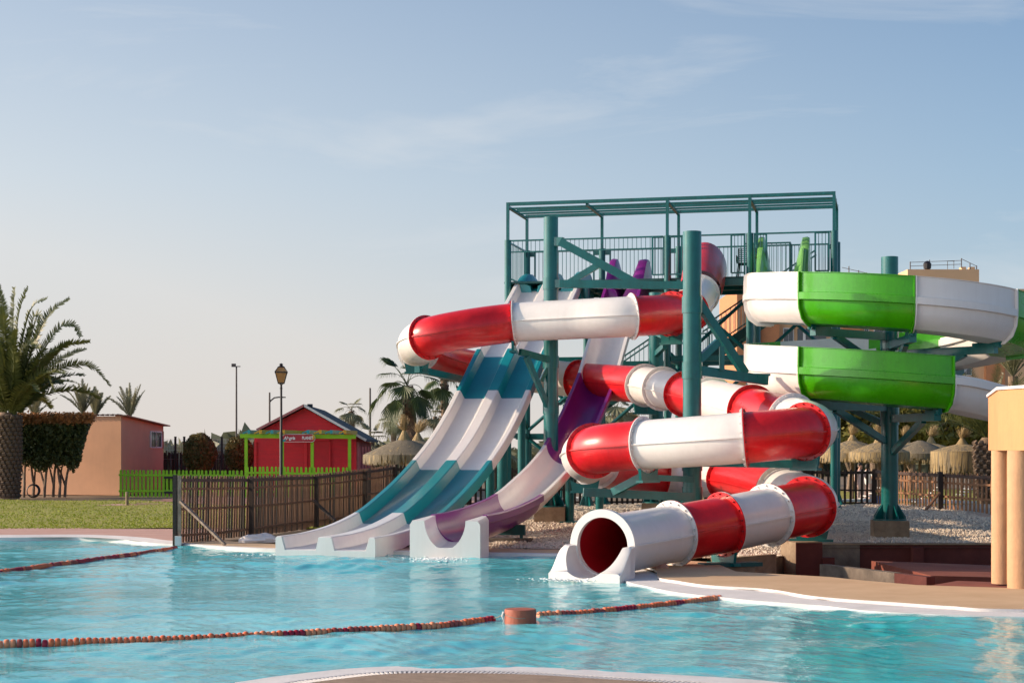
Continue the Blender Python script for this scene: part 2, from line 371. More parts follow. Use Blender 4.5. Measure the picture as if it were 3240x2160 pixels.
trench2 = [(3.65, 26.75), (4.40, 26.1), (4.95, 25.65), (5.3, 25.0), (5.95, 24.1), (7.3, 23.55), (11.6, 23.2), (11.6, 33.75), (6.05, 33.75), (5.35, 31.2), (4.78, 30.25), (3.6, 28.9)]
def flat_with_holes(name, outer, holes, z, m):
    loops = [[Vector((p[0], p[1], 0)) for p in outer]]+[[Vector((p[0], p[1], 0)) for p in h] for h in holes]
    tris = tessellate_polygon(loops); allv = [v for lp in loops for v in lp]
    b = MB(); b.v = [(v.x, v.y, z) for v in allv]; b.f = [tuple(t) for t in tris]
    return b.build(name, m, sharp=None)
tag(flat_with_holes('ground', [(-2500, -40), (2500, -40), (2500, 4000), (-2500, 4000)], [hole2, trench2], -.03, M['soil']), kind='structure')

# water: one sheet with real waves
def waves(X, Y):
    Z = np.zeros_like(X); r = np.random.default_rng(3)
    AM = np.clip(.62+.30*np.sin(X*.55+.8*np.sin(Y*.31))*np.sin(Y*.62+1.3*np.sin(X*.23))+.22*np.sin(X*.21-Y*.37+1), .2, 1.2)      # calm and ruffled patches
    for k in range(46):
        wl_ = 0.22*(1.085**k); a = r.uniform(0, 2*PI) if k < 30 else r.uniform(-.9, .9)+PI/2
        amp = .0032*wl_**.66
        kx, ky = 2*PI/wl_*math.cos(a), 2*PI/wl_*math.sin(a)
        Z += AM*amp*np.sin(X*kx+Y*ky+r.uniform(0, 6.28)+.6*np.sin(X*ky*.13+r.uniform(0, 6)))
    return Z
xs = np.linspace(-19, 14, 860); ys = 11.0*(38.6/11.0)**np.linspace(0, 1, 620)
XX, YY = np.meshgrid(xs, ys); ZZ = WATER_Z+waves(XX, YY)
cxm = (XX[:-1, :-1]+XX[1:, 1:])/2; cym = (YY[:-1, :-1]+YY[1:, 1:])/2
msk = np.zeros(cxm.shape, bool)
for (ox, oy) in ((0, 0), (.25, 0), (-.25, 0), (0, .25), (0, -.25)): msk |= inside(pool2, cxm+ox, cym+oy)
idx = np.arange(XX.size).reshape(XX.shape)
Q = np.stack([idx[:-1, :-1], idx[:-1, 1:], idx[1:, 1:], idx[1:, :-1]], -1)[msk]
used = np.unique(Q); remap = np.full(XX.size, -1); remap[used] = np.arange(len(used))
tag(mesh_np('water', np.stack([XX, YY, ZZ], -1).reshape(-1, 3)[used], remap[Q], M['water'], smooth_=True), kind='structure')
flr = MB(); flr.prism([(p[0], p[1]) for p in pool2], -1.3, -1.2); tag(flr.build('pool_floor', M['ledge'], sharp=None), kind='structure')

def offset(line, w):
    out = []
    for i, p in enumerate(line):
        t = (line[min(i+1, len(line)-1)]-line[max(i-1, 0)]); t.z = 0; t.normalize()
        out.append(p+Vector((-t.y, t.x, 0))*w)
    return out
def lev(line, z): return [Vector((p.x, p.y, z)) for p in line]
def resample(line, n):
    line = [Vector(p) for p in line]; L = [0]
    for a, b in zip(line, line[1:]): L.append(L[-1]+(b-a).length)
    out = []; j = 0
    for k in range(n):
        s_ = L[-1]*k/(n-1)
        while j < len(L)-2 and L[j+1] < s_: j += 1
        t = (s_-L[j])/max(1e-9, L[j+1]-L[j]); out.append(line[j].lerp(line[j+1], t))
    return out
# near side: white rim, grate in its gutter, brown deck
nr = catmull(near_l+near+near_r, 12)
rim = MB(); a, b_ = nr, offset(nr, -.42)
rim.strip(lev(a, -.30), lev(a, -.062)); rim.strip(lev(a, -.062), lev(b_, -.05)); rim.strip(lev(b_, -.05), lev(b_, -.2))
tag(rim.build('pool_rim', M['ledge'], sharp=40), kind='structure')
g0, g1 = offset(nr, -.42), offset(nr, -.62)
gut = MB(); gut.strip(lev(g0, -.17), lev(g1, -.17)); tag(gut.build('drain_channel', M['concgrey'], sharp=None), kind='structure')
grate = thing('drain_grate', (0, 14.6, -.06), 'curved white slatted drain grate along the near pool edge in front of the brown deck', 'drain grate')
bars0 = resample([p for p in g0 if -5.6 < p.x < 5.6], 280)
bmesh_bar = MB().box((0, 0, 0), .020, .185, .02).mesh('grate_bar', m=M['ledge'])
for i, p in enumerate(bars0):
    t = (bars0[min(i+1, 279)]-bars0[max(i-1, 0)]).normalized(); nn = Vector((t.y, -t.x, 0))
    c = p+nn*.1
    inst('grate_bar', bmesh_bar, grate, (c.x, c.y, -.062), (0, 0, math.atan2(t.y, t.x)-.12))
nd = MB(); far = [Vector((p.x*1.4, 2.0, 0)) for p in g1]
nd.strip(lev(g1, -.2), lev(g1, -.045)); nd.strip(lev(g1, -.045), lev(far, -.045))
tag(nd.build('near_deck', M['neardeck'], sharp=40), kind='structure')
# left side: pale coping then pink paved deck
lf = catmull(left_far, 8)
cp = MB(); o1 = offset(lf, .38)
cp.strip(lev(lf, -.3), lev(lf, -.03)); cp.strip(lev(lf, -.03), lev(o1, .012)); cp.strip(lev(o1, .012), lev(o1, -.05))
tag(cp.build('pool_coping', M['ledge'], sharp=40), kind='structure')
pk0 = offset(lf, .40)
pk = MB(); nlf = len(pk0)
outer = []
for i, p in enumerate(pk0):
    t = i/(nlf-1); outer.append(Vector((p.x-1.0*(1-t), max(p.y+.5, 40.9+.55*math.sin(t*3)), 0)))
pk.strip(lev(pk0, .0), lev(outer, .004)); tag(pk.build('poolside_pavement', M['pinkdeck'], sharp=None), kind='structure')
# middle: deck strip between pool and gravel (behind the slide ends)
md = catmull([left_far[-1]]+mid, 10)
mo = offset(md, .10); mo2 = offset(md, 1.15)
mk = MB(); mk.strip(lev(md, -.32), lev(md, -.012)); mk.strip(lev(md, -.012), lev(mo, 0.0)); tag(mk.build('pool_coping', M['ledge'], sharp=40), kind='structure')
mk = MB(); mk.strip(lev(mo, .001), lev(mo2, .004)); tag(mk.build('poolside_pavement', M['deck'], sharp=None), kind='structure')
# right: white ledge one step below the sand-coloured deck
lipc = catmull([Vector((1.12, 31.3, 0)), Vector((1.45, 28.4, 0))]+lip, 8)
dedge = [G(2070, 1800, 0), G(2085, 1826, 0), G(2136, 1835, 0), G(2240, 1850, 0), G(2428, 1862, 0), G(2585, 1886, 0), G(2828, 1904, 0), G(3021, 1917, 0), G(3240, 1926, 0), Vector((10.8, 20.2, 0)), Vector((14, 17.8, 0))]
dedgec = catmull([Vector((1.5, 31.6, 0)), Vector((2.05, 28.9, 0))]+dedge, 8)
n2 = 120
la, da = resample(lipc, n2), resample(dedgec, n2)
lg = MB(); lg.strip(lev(la, -.35), lev(la, -.045)); lg.strip(lev(la, -.045), lev(da, -.04)); lg.strip(lev(da, -.04), lev(da, .0))
tag(lg.build('pool_ledge', M['ledge'], sharp=40), kind='structure')
dback = [Vector((1.6, 32.7, 0)), Vector((2.3, 30.2, 0)), Vector((3.55, 28.95, 0)), Vector((3.65, 26.75, 0)), Vector((4.40, 26.1, 0)), Vector((4.95, 25.65, 0)), Vector((5.3, 25.0, 0)), Vector((5.95, 24.1, 0)), Vector((7.3, 23.55, 0)), Vector((11.6, 23.2, 0)), Vector((15, 22.5, 0))]
db = resample(dback, n2)
dk = MB(); dk.strip(lev(da, .001), lev(db, .004)); dk.strip(lev(db, .004), lev(db, -.6))
tag(dk.build('pool_deck', M['deck'], sharp=40), kind='structure')

# lawn and path on the left
def gridsheet(name, poly, zf, step, m, kind='structure'):
    x0, x1 = min(p[0] for p in poly), max(p[0] for p in poly); y0, y1 = min(p[1] for p in poly), max(p[1] for p in poly)
    gx, gy = np.meshgrid(np.arange(x0, x1+step, step), np.arange(y0, y1+step, step))
    gz = np.vectorize(zf)(gx, gy)
    ms = inside(poly, (gx[:-1, :-1]+gx[1:, 1:])/2, (gy[:-1, :-1]+gy[1:, 1:])/2)
    ix = np.arange(gx.size).reshape(gx.shape)
    q = np.stack([ix[:-1, :-1], ix[:-1, 1:], ix[1:, 1:], ix[1:, :-1]], -1)[ms]
    us = np.unique(q); rm = np.full(gx.size, -1); rm[us] = np.arange(len(us))
    return tag(mesh_np(name, np.stack([gx, gy, gz], -1).reshape(-1, 3)[us], rm[q], m, smooth_=True), kind=kind)
lawn_poly = [(-30, 41.0), (-13, 41.0), (-8.0, 41.1), (-3, 41.6), (-3.0, 56.5), (-10.5, 57.2), (-14, 62), (-30, 66)]
def lawn_z(x, y): return .012+.03*smooth(42, 60, y)+.02*math.sin(x*.8+y*.5)
gridsheet('lawn', lawn_poly, lawn_z, .4, M['lawn'])
N = 26000
gx = RNG.uniform(-20, -3.2, N); gy = 41.0+(66-41.0)*RNG.random(N)**1.5
ok = inside(lawn_poly, gx, gy); gx, gy = gx[ok], gy[ok]; N = len(gx)
gz = .012+.03*np.clip((gy-42)/18, 0, 1)+.02*np.sin(gx*.8+gy*.5)
h = RNG.uniform(.015, .05, N); an = RNG.uniform(0, PI, N); w_ = RNG.uniform(.012, .035, N); lx, ly = RNG.normal(0, .03, N), RNG.normal(0, .03, N)
V = np.zeros((N, 3, 3)); V[:, 0] = np.stack([gx-np.cos(an)*w_, gy-np.sin(an)*w_, gz-.01], -1); V[:, 1] = np.stack([gx+np.cos(an)*w_, gy+np.sin(an)*w_, gz-.01], -1); V[:, 2] = np.stack([gx+lx, gy+ly, gz+h], -1)
tag(mesh_np('grass', V, np.arange(N*3).reshape(-1, 3), M['grass']), 'short green grass on the lawn beside the pool', 'grass', kind='stuff')
pp = MB(); pp.prism([(-14.5, 57.4), (-10.3, 57.3), (-3.0, 56.6), (-1.5, 58), (-1.2, 67.4), (-9, 68.6), (-13, 66)], -.05, .03)
tag(pp.build('paved_path', M['pinkdeck'], sharp=None), kind='structure')
# paving setts on the path where they are large enough to see
sett = MB().box((0, 0, 0), .39, .19, .03).mesh('paver', m=M['pinkdeck'])
pth = bpy.data.objects['paved_path']
for r_ in range(10):
    for c_ in range(24):
        x = -13.4+c_*.42+(r_ % 2)*.2; y = 57.9+r_*.75+abs(x+8)*.0
        inst('paver', sett, pth, (x, y, .038))
del pp

# gravel bed behind the slides
grav_poly = [(-5.2, 34.9), (-3.0, 33.6), (.2, 32.8), (1.6, 32.75), (2.35, 30.3), (3.6, 28.95), (4.78, 30.3), (5.35, 31.3), (6.0, 33.85), (16, 33.85), (16, 50.5), (-3.0, 50.3), (-3.6, 44)]
def grav_z(x, y): return .02+.27*smooth(37, 47.5, y)+.018*math.sin(x*1.7+y*.9)+.012*math.sin(x*3.9-y*2.3)+.03*smooth(31, 28.8, y)
gridsheet('gravel_bed', grav_poly, grav_z, .22, M['gravel'])
N = 52000
gx = RNG.uniform(-4.5, 12.5, N); gy = 28.8+(50-28.8)*RNG.random(N)**1.15
ok = inside(grav_poly, gx, gy); gx, gy = gx[ok], gy[ok]; N = len(gx)
t_ = np.clip((gy-37)/10.5, 0, 1); gz = .02+.27*t_*t_*(3-2*t_)+.018*np.sin(gx*1.7+gy*.9)+.012*np.sin(gx*3.9-gy*2.3)
t_ = np.clip((31-gy)/2.2, 0, 1); gz += .03*t_*t_*(3-2*t_)
octv = np.array([(1, 0, 0), (0, 1, 0), (-1, 0, 0), (0, -1, 0), (0, 0, .8), (0, 0, -.8)], float)
octf = np.array([(0, 1, 4), (1, 2, 4), (2, 3, 4), (3, 0, 4), (1, 0, 5), (2, 1, 5), (3, 2, 5), (0, 3, 5)])
r_ = RNG.uniform(.016, .043, N); an = RNG.uniform(0, 2*PI, N); sq = RNG.uniform(.6, 1.3, (N, 3))
vv = octv[None]*sq[:, None, :]*r_[:, None, None]; ca, sa = np.cos(an)[:, None], np.sin(an)[:, None]
V = np.stack([vv[..., 0]*ca-vv[..., 1]*sa+gx[:, None], vv[..., 0]*sa+vv[..., 1]*ca+gy[:, None], vv[..., 2]+gz[:, None]+r_[:, None]*.35], -1)
tag(mesh_np('gravel', V, (octf[None]+np.arange(N)[:, None, None]*6).reshape(-1, 3), M['pebble'], smooth_=False), 'loose whitish pebbles covering the bed under the slides', 'gravel', kind='stuff')
#--A--
# ------------------------------------------------------------------ slide tower
ZT = 7.4
FL = Vector((-.124, 49.47, 0)); EU = Vector((9.397, -2.15, 0)); EV = Vector((.60, 2.62, 0))   # front-left corner, along the front, towards the back
EVn, EUn = EV.normalized(), EU.normalized(); UPZ = Vector((0, 0, 1))
def T(u, v, z): p = FL+EU*u+EV*v; return Vector((p.x, p.y, z))
RZ, DECKZ, RAILZ = 9.4, 7.02, 8.27
tower = thing('slide_tower', T(.5, .5, .28), 'tall teal steel slide tower with open roof frame, railed deck and stairs', 'slide tower')
st = M['steel']
legs = [(u, v) for v in (0, 1) for u in (0, .25, .5, .75, 1)]
for (u, v) in legs:
    if (u, v) == (.25, 0): top_pipe = DECKZ-.2
    else: top_pipe = RAILZ
    p = T(u, v, 0); gz0 = .26
    lg_ = MB().tube([(p.x, p.y, gz0), (p.x, p.y, top_pipe)], .105, 14)
    lo = lg_.build('leg', st, tower)
    MB().box((p.x, p.y, gz0+.03), .5, .5, .04).build('base_plate', st, lo)
    gs = MB()
    for k in range(4):
        a = k*PI/2+.4; c, s_ = math.cos(a), math.sin(a)
        gs.add([(p.x+c*.1, p.y+s_*.1, gz0+.05), (p.x+c*.25, p.y+s_*.25, gz0+.05), (p.x+c*.1, p.y+s_*.1, gz0+.42), (p.x+c*.1-s_*.02, p.y+s_*.1+c*.02, gz0+.05), (p.x+c*.25-s_*.02, p.y+s_*.25+c*.02, gz0+.05), (p.x+c*.1-s_*.02, p.y+s_*.1+c*.02, gz0+.42)], [(0, 1, 2), (5, 4, 3), (0, 3, 4, 1), (1, 4, 5, 2), (2, 5, 3, 0)])
    gs.build('gusset', st, lo)
    if (u, v) != (.25, 0):
        MB().beam((p.x, p.y, RAILZ), (p.x, p.y, RZ), .085, .085, up=EUn).build('roof_post', st, tower)
for (v, zoff, hh) in ((0, 0, .1), (.26, -.03, .05), (.52, 0, .09), (.68, -.03, .05), (1, 0, .1)):
    MB().beam(T(-.004, v, RZ-.05+zoff), T(1.004, v, RZ-.05+zoff), .07, hh).build('roof_beam', st, tower)
for u in (0, .25, .5, .75, 1):
    MB().beam(T(u, .02, RZ-.13), T(u, .98, RZ-.13), .09, .07).build('roof_crossbeam', st, tower)
# deck
MB().prism([T(-.012, .0, 0), T(1.012, .0, 0), T(1.012, 1.04, 0), T(-.012, 1.04, 0)], DECKZ-.06, DECKZ).build('deck_plate', M['steeldark'], tower)
for v in (.5, 1.03): MB().beam(T(-.01, v, DECKZ-.17), T(1.01, v, DECKZ-.17), .12, .2).build('deck_beam', st, tower)
MB().beam(T(.53, -.03, DECKZ-.17), T(1.01, -.03, DECKZ-.17), .12, .2).build('deck_beam', st, tower)
for u in (0, .25, .5, .75, 1): MB().beam(T(u, 0, DECKZ-.15), T(u, 1, DECKZ-.15), .12, .17).build('deck_joist', M['steeldark'], tower)
barmesh = {}
def railing(p, q, parent, h0=.12, h1=1.2, n=None, posts=True, endbars=True):
    """guard rail from p to q (deck points): frame as one part, each upright bar its own part"""
    p, q = Vector(p), Vector(q); L = (q-p); LL = Vector((L.x, L.y, 0)).length
    fr = MB(); up = lambda v, h: v+Vector((0, 0, h))
    fr.beam(up(p, h1), up(q, h1), .05, .045); fr.beam(up(p, h0), up(q, h0), .045, .04)
    if endbars:
        fr.beam(up(p, h0), up(p, h1), .05, .05, up=L); fr.beam(up(q, h0), up(q, h1), .05, .05, up=L)
    fo = fr.build('rail_frame', st, parent)
    n = n or max(2, int(LL/.125))
    key = round(h1-h0, 3)
    if key not in barmesh: barmesh[key] = MB().tube([(0, 0, 0), (0, 0, key)], .011, 5).mesh('baluster', m=st)
    for i in range(1, n):
        inst('baluster', barmesh[key], fo, p+L*(i/n)+Vector((0, 0, h0)))
def rail_bay(u0, v0, u1, v1, gap=.11):
    a, b_ = T(u0, v0, DECKZ), T(u1, v1, DECKZ); d = (b_-a).normalized()
    railing(a+d*.26, b_-d*.26, tower, n=(12 if v0 != v1 else None))
    br = MB()
    for (e, sg) in ((a, 1), (b_, -1)):
        for z in (RAILZ-.13, DECKZ+.17): br.beam(e+d*sg*.1+UPZ*(z-DECKZ), e+d*sg*.28+UPZ*(z-DECKZ), .05, .14)
    br.build('rail_bracket', st, tower)
rail_bay(0, 0, 0, 1); rail_bay(1, 0, 1, 1)
for k in range(4): rail_bay(k*.25, 1, k*.25+.25, 1)
# front guard: long stretch over the slide starts, then short pieces beside each opening
fr = MB(); z1 = RAILZ-.03
fr.beam(T(.012, -.02, z1), T(.488, -.02, z1), .05, .045)
fr.build('rail_frame', st, tower)
fo = MB().beam(T(.512, -.02, z1), T(.738, -.02, z1), .05, .045).build('rail_frame', st, tower)
fo2 = MB().beam(T(.762, -.02, z1), T(.99, -.02, z1), .05, .045).build('rail_frame', st, tower)
key = .34; bm_s = MB().tube([(0, 0, 0), (0, 0, key)], .010, 5).mesh('baluster', m=st)
for i in range(34):
    inst('baluster', bm_s, tower, T(.02+i*.0138, -.02, z1-key))
MB().beam(T(.012, -.02, z1-key), T(.488, -.02, z1-key), .045, .035).build('rail_frame', st, tower)
for (a, b_) in ((.50, .545), (.695, .735), (.765, .80), (.945, .985), (.455, .49)):
    railing(T(a, -.02, DECKZ), T(b_, -.02, DECKZ), tower, .1, 1.2, n=4)
# lower structure: rings of beams and X braces
for z in (4.65, 2.4):
    for v in (0, 1):
        for k in range(4):
            if v == 0 and z < 3 : continue
            if v == 0 and k in (1,): continue
            MB().beam(T(k*.25+.012, v, z), T(k*.25+.238, v, z), .12, .16).build('tie_beam', st, tower)
    for u in (0, .5, 1): MB().beam(T(u, .04, z), T(u, .96, z), .12, .16).build('tie_beam', st, tower)
def brace(a, b_, r=.055): MB().tube([a, b_], r, 8).build('brace', st, tower)
for (k, zz) in ((1, (2.6, 4.5)), (1, (4.8, 6.8)), (2, (4.8, 6.8)), (2, (2.6, 4.5)), (3, (4.8, 6.8)), (3, (2.6, 4.5)), (0, (2.6, 4.5)), (0, (.5, 2.3)), (2, (.5, 2.3)), (1, (.5, 2.3))):
    v = 1 if k != 0 else .95
    brace(T(k*.25+.01, v, zz[0]), T(k*.25+.24, v, zz[1])); brace(T(k*.25+.01, v+.02, zz[1]), T(k*.25+.24, v+.02, zz[0]))
for zz in ((4.8, 6.8), (2.6, 4.5)):
    brace(T(.75, .0, zz[0]), T(.5, .0, zz[1])); brace(T(.5, 0, zz[0]), T(.5, 1, zz[1]))
    brace(T(1, 0, zz[0]), T(1, 1, zz[1])); brace(T(0, .02, zz[1]), T(0, 1, zz[0]))
# stairs behind the tower: upper flight from the right end down to a landing, lower flight on down
def flight(a, b_, wdir, w, n):
    a, b_ = Vector(a), Vector(b_)
    for k in (0, 1):
        o = wdir*(w*k); MB().beam(a+o, b_+o, .06, .26).build('stringer', M['steeldark'], tower)
        top = MB(); top.beam(a+o+UPZ*1.05, b_+o+UPZ*1.05, .05, .045); top.beam(a+o+UPZ*.25, b_+o+UPZ*.25, .04, .035)
        top.build('handrail', st, tower)
        nb = int((b_-a).length/.17)
        if 'st' not in barmesh: barmesh['st'] = MB().tube([(0, 0, .2), (0, 0, 1.05)], .011, 5).mesh('baluster', m=st)
        for i in range(1, nb): inst('baluster', barmesh['st'], tower, a+o+(b_-a)*(i/nb))
    tm = MB().box((0, 0, 0), .26, w-.06, .04, 0).mesh('step', m=M['steeldark'])
    for i in range(1, n):
        p = a+(b_-a)*(i/n)+wdir*(w/2)
        inst('step', tm, tower, p, (0, 0, math.atan2(EUn.y, EUn.x)))
flight(T(.93, 1.12, DECKZ), T(.56, 1.12, 4.66), EVn, 1.1, 13)
MB().prism([T(.42, 1.1, 0), T(.57, 1.1, 0), T(.57, 1.95, 0), T(.42, 1.95, 0)], 4.56, 4.64).build('landing', M['steeldark'], tower)
flight(T(.41, 1.55, 4.64), T(.06, 1.55, 2.4), EVn, 1.0, 13)
railing(T(.57, 1.95, 4.64), T(.42, 1.95, 4.64), tower, .1, 1.1)
MB().prism([T(-.07, 1.5, 0), T(.06, 1.5, 0), T(.06, 2.2, 0), T(-.07, 2.2, 0)], 2.3, 2.38).build('landing', M['steeldark'], tower)
flight(T(.07, 1.95, 2.4), T(.40, 1.95, .3), EVn, 1.0, 12)
for (u, v, z) in ((.43, 1.9, 4.6), (.56, 1.9, 4.6), (-.06, 2.15, 2.3), (.05, 2.15, 2.3)):
    p = T(u, v, 0); MB().tube([(p.x, p.y, .0), (p.x, p.y, z)], .06, 8).build('leg', st, tower)
# gate at the head of the stairs
railing(T(.72, .62, DECKZ), T(.86, .62, DECKZ), tower, .1, 1.15); railing(T(.86, .62, DECKZ), T(.86, .95, DECKZ), tower, .1, 1.15)

# black chair on the deck
cp_ = T(.735, .22, DECKZ); ch = thing('chair', cp_, 'black plastic armchair with a perforated back standing on the tower deck', 'chair')
def C(x, y, z): return cp_+EUn*x+EVn*y+UPZ*z
c_ = M['chair']
MB().beam(C(-.24, 0, .42), C(.24, 0, .42), .44, .04).build('seat', c_, ch)
bk = MB()
for i in range(7): bk.beam(C(-.24+i*.08, .22, .44), C(-.25+i*.083, .30, .92), .03, .02, up=EVn)
for i in range(8): bk.beam(C(-.25, .225+.009*i, .48+i*.06), C(.25, .225+.009*i, .48+i*.06), .022, .022)
bk.build('backrest', c_, ch)
for sx in (-1, 1):
    MB().tube([C(sx*.27, .26, .62), C(sx*.29, -.1, .66), C(sx*.27, -.2, .60), C(sx*.25, -.2, .42)], .02, 6).build('armrest', c_, ch)
    for sy in (-1, 1): MB().tube([C(sx*.22, sy*.19, .42), C(sx*.26, sy*.24, .0)], .02, 6).build('leg', c_, ch)

# ------------------------------------------------------------------ tube slide (red and white closed tube)
K = 1.06
tpts_px = [(2228, 868, 48.6, 1), (2220, 906, 46.9, 1), (2204, 955, 45.0, 1), (2178, 985, 42.8, 1), (2135, 993, 41.2, 1), (2001, 1001, 37.8, K), (1815, 1010, 38.3, K), (1626, 1021, 38.8, K), (1470, 1042, 38.6, K), (1352, 1068, 38.8, K),
 (1318, 1092, 40.2, K), (1345, 1122, 42.6, K), (1470, 1158, 44.4, K), (1630, 1180, 44.6, K), (1795, 1199, 43.8, K), (1940, 1211, 42.4, K), (2040, 1219, 40.6, K), (2130, 1237, 39.0, K), (2205, 1255, 37.4, K), (2285, 1276, 35.3, K), (2390, 1302, 33.2, K), (2505, 1330, 31.8, K), (2560, 1347, 31.0, K),
 (2563, 1361, 30.2, K), (2490, 1372, 29.8, K), (2356, 1384, 29.7, K), (2200, 1396, 30.1, K), (2037, 1407, 30.8, K), (1930, 1416, 31.2, K), (1872, 1427, 31.8, K), (1848, 1445, 33.4, K), (1885, 1468, 35.6, K), (1990, 1489, 37.6, K), (2100, 1500, 38.4, K), (2220, 1507, 38.0, K), (2330, 1520, 35.8, K), (2440, 1545, 32.8, K),
 (2525, 1572, 30.6, K), (2566, 1590, 29.4, K), (2548, 1604, 28.7, K), (2432, 1629, 28.6, 1.03), (2290, 1658, 28.1, 1.02), (2130, 1687, 27.9, 1.01), (2010, 1709, 27.2, 1), (1911, 1726, 26.3, 1)]
tp = [P(x, y, d*k) for (x, y, d, k) in tpts_px]
PER = 10
dense = catmull(tp, PER)
TR = .49
def tube_frames(pts):
    fr_ = []
    for i, p in enumerate(pts):
        t = (pts[min(i+1, len(pts)-1)]-pts[max(i-1, 0)]).normalized()
        s_ = t.cross(UPZ).normalized(); u = s_.cross(t); fr_.append((p, t, s_, u))
    return fr_
tfr = tube_frames(dense)
tslide = thing('tube_slide', (3.2, 34, 0), 'closed red and white tube slide coiling down from the tower to the pool', 'water slide')
def tube_mesh(frs, r, n=40):
    b = MB()
    for (p, t, s_, u) in frs:
        for k in range(n):
            a = 2*PI*k/n; b.v.append(tuple(p+(s_*math.cos(a)+u*math.sin(a))*r))
    for i in range(len(frs)-1):
        for k in range(n):
            k2 = (k+1) % n; b.f.append((i*n+k, i*n+k2, (i+1)*n+k2, (i+1)*n+k))
    return b
def ring_mesh(p, t, s_, u, r0, r1, th, n=44):
    b = MB()
    for (o, r) in ((0, r0), (0, r1), (th, r1), (th, r0)):
        for k in range(n):
            a = 2*PI*k/n; b.v.append(tuple(p+t*o+(s_*math.cos(a)+u*math.sin(a))*r))
    for j in range(4):
        j2 = (j+1) % 4
        for k in range(n):
            k2 = (k+1) % n; b.f.append((j*n+k, j*n+k2, j2*n+k2, j2*n+k))
    return b
def bolts(p, t, s_, u, r, sg, n=18):
    b = MB()
    for k in range(n):
        a = 2*PI*(k+.5)/n; c = p+(s_*math.cos(a)+u*math.sin(a))*r
        b.beam(c, c+t*sg*.035, .026, .026, up=s_)
    return b
segs = [(1.0, 1.5, 'red'), (1.5, 3.1, 'white'), (3.1, 4.1, 'red'), (4.1, 5, 'red'), (5, 7, 'white'), (7, 9, 'red'), (9, 10.6, 'white'), (10.6, 12.6, 'red'), (12.6, 14.2, 'white'), (14.2, 16, 'red'), (16, 16.55, 'white'), (16.55, 17.5, 'white'), (17.5, 18.6, 'red'), (18.6, 19.9, 'white'), (19.9, 21, 'red'), (21, 23.3, 'white'), (23.3, 25, 'red'), (25, 27, 'white'), (27, 28.9, 'red'), (28.9, 31, 'white'), (31, 33, 'red'), (33, 34.8, 'white'), (34.8, 36.4, 'red'), (36.4, 38.9, 'white'), (38.9, 40, 'red'), (40, 41, 'white'), (41, 42, 'red'), (42, 44, 'white')]
for (i0, i1, c) in segs:
    a, b_ = int(round(i0*PER)), int(round(i1*PER)); frs = tfr[a:b_+1]
    so_ = tube_mesh(frs, TR).build('tube_section', M[c], tslide)
    for (q, sg) in ((frs[0], 1), (frs[-1], -1)):
        if (q is frs[0] and i0 < 1.2): continue
        if (q is frs[-1] and i1 == 44): continue
        p, t, s_, u = q
        fo_ = ring_mesh(p+t*sg*.002, t*sg, s_, u, TR-.01, TR+.082, .02).build('flange', M[c], so_)
    bb = MB()
    for (q, sg) in ((frs[0], 1), (frs[-1], -1)):
        if i0 < 1.2 and q is frs[0]: continue
        p, t, s_, u = q; x_ = bolts(p+t*sg*.02, t, s_, u, TR+.045, sg); bb.add(x_.v, x_.f)
    bb.build('flange_bolts', M['ledge'] if c == 'white' else M['redin'], so_)
    for sg in (-1, 1):                                             # the bolted seam between the two half shells
        sb = MB(); A = [p+s_*sg*(TR-.01)+u*.012 for (p, t, s_, u) in frs]; B = [p+s_*sg*(TR+.035)+u*.012 for (p, t, s_, u) in frs]
        A2 = [p+s_*sg*(TR-.01)-u*.012 for (p, t, s_, u) in frs]; B2 = [p+s_*sg*(TR+.035)-u*.012 for (p, t, s_, u) in frs]
        sb.strip(A, B); sb.strip(B, B2); sb.strip(B2, A2); sb.build('seam', M[c], so_)
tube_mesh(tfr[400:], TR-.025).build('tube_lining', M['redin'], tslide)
p, t, s_, u = tfr[-1]
ring_mesh(p-t*.03, t, s_, u, TR-.03, TR+.10, .09, 56).build('mouth_collar', M['white'], tslide)
# open landing trough in front of the mouth
tf = Vector((t.x, t.y, 0)).normalized(); sf = tf.cross(UPZ)
tr_ = MB(); NS, NA = 22, 25
zc = p.z; wbot = -.5
for i in range(NS+1):
    q = i/NS; f_ = .06+.60*q; c = p+tf*f_
    top = zc+.02-(TR+.02-.10)*smooth(.22, 1.04, q) if q > 0 else zc+.02
    hw = (TR+.10)+.05*smooth(0, .5, q)
    fl_z = zc-TR+.02
    dz = max(-TR+.001, min(0.0, top-zc)); hi = math.sqrt(max(0, TR*TR-dz*dz))
    row = [c-sf*hw+UPZ*(wbot-c.z), c-sf*(hw)+UPZ*(top-.03-c.z), c-sf*(hw-.035)+UPZ*(top-c.z)]
    a0 = math.atan2(dz, -hi); a0 = a0 if a0 > 0 else a0+2*PI
    a1 = 2*PI-(a0-PI)
    for k in range(NA):
        a = a0+(a1-a0)*k/(NA-1); row.append(Vector((c.x, c.y, zc))+sf*math.cos(a)*TR*.985+UPZ*math.sin(a)*TR*.985)
    row += [c+sf*(hw-.035)+UPZ*(top-c.z), c+sf*hw+UPZ*(top-.03-c.z), c+sf*hw+UPZ*(wbot-c.z)]
    tr_.v += [tuple(v) for v in row]
R_ = NA+6
for i in range(NS):
    for k in range(R_-1): tr_.f.append((i*R_+k, i*R_+k+1, (i+1)*R_+k+1, (i+1)*R_+k))
for i in (0, NS): tr_.f.append(tuple(i*R_+k for k in range(R_)))
tr_.build('landing_trough', M['white'], tslide, sharp=45)

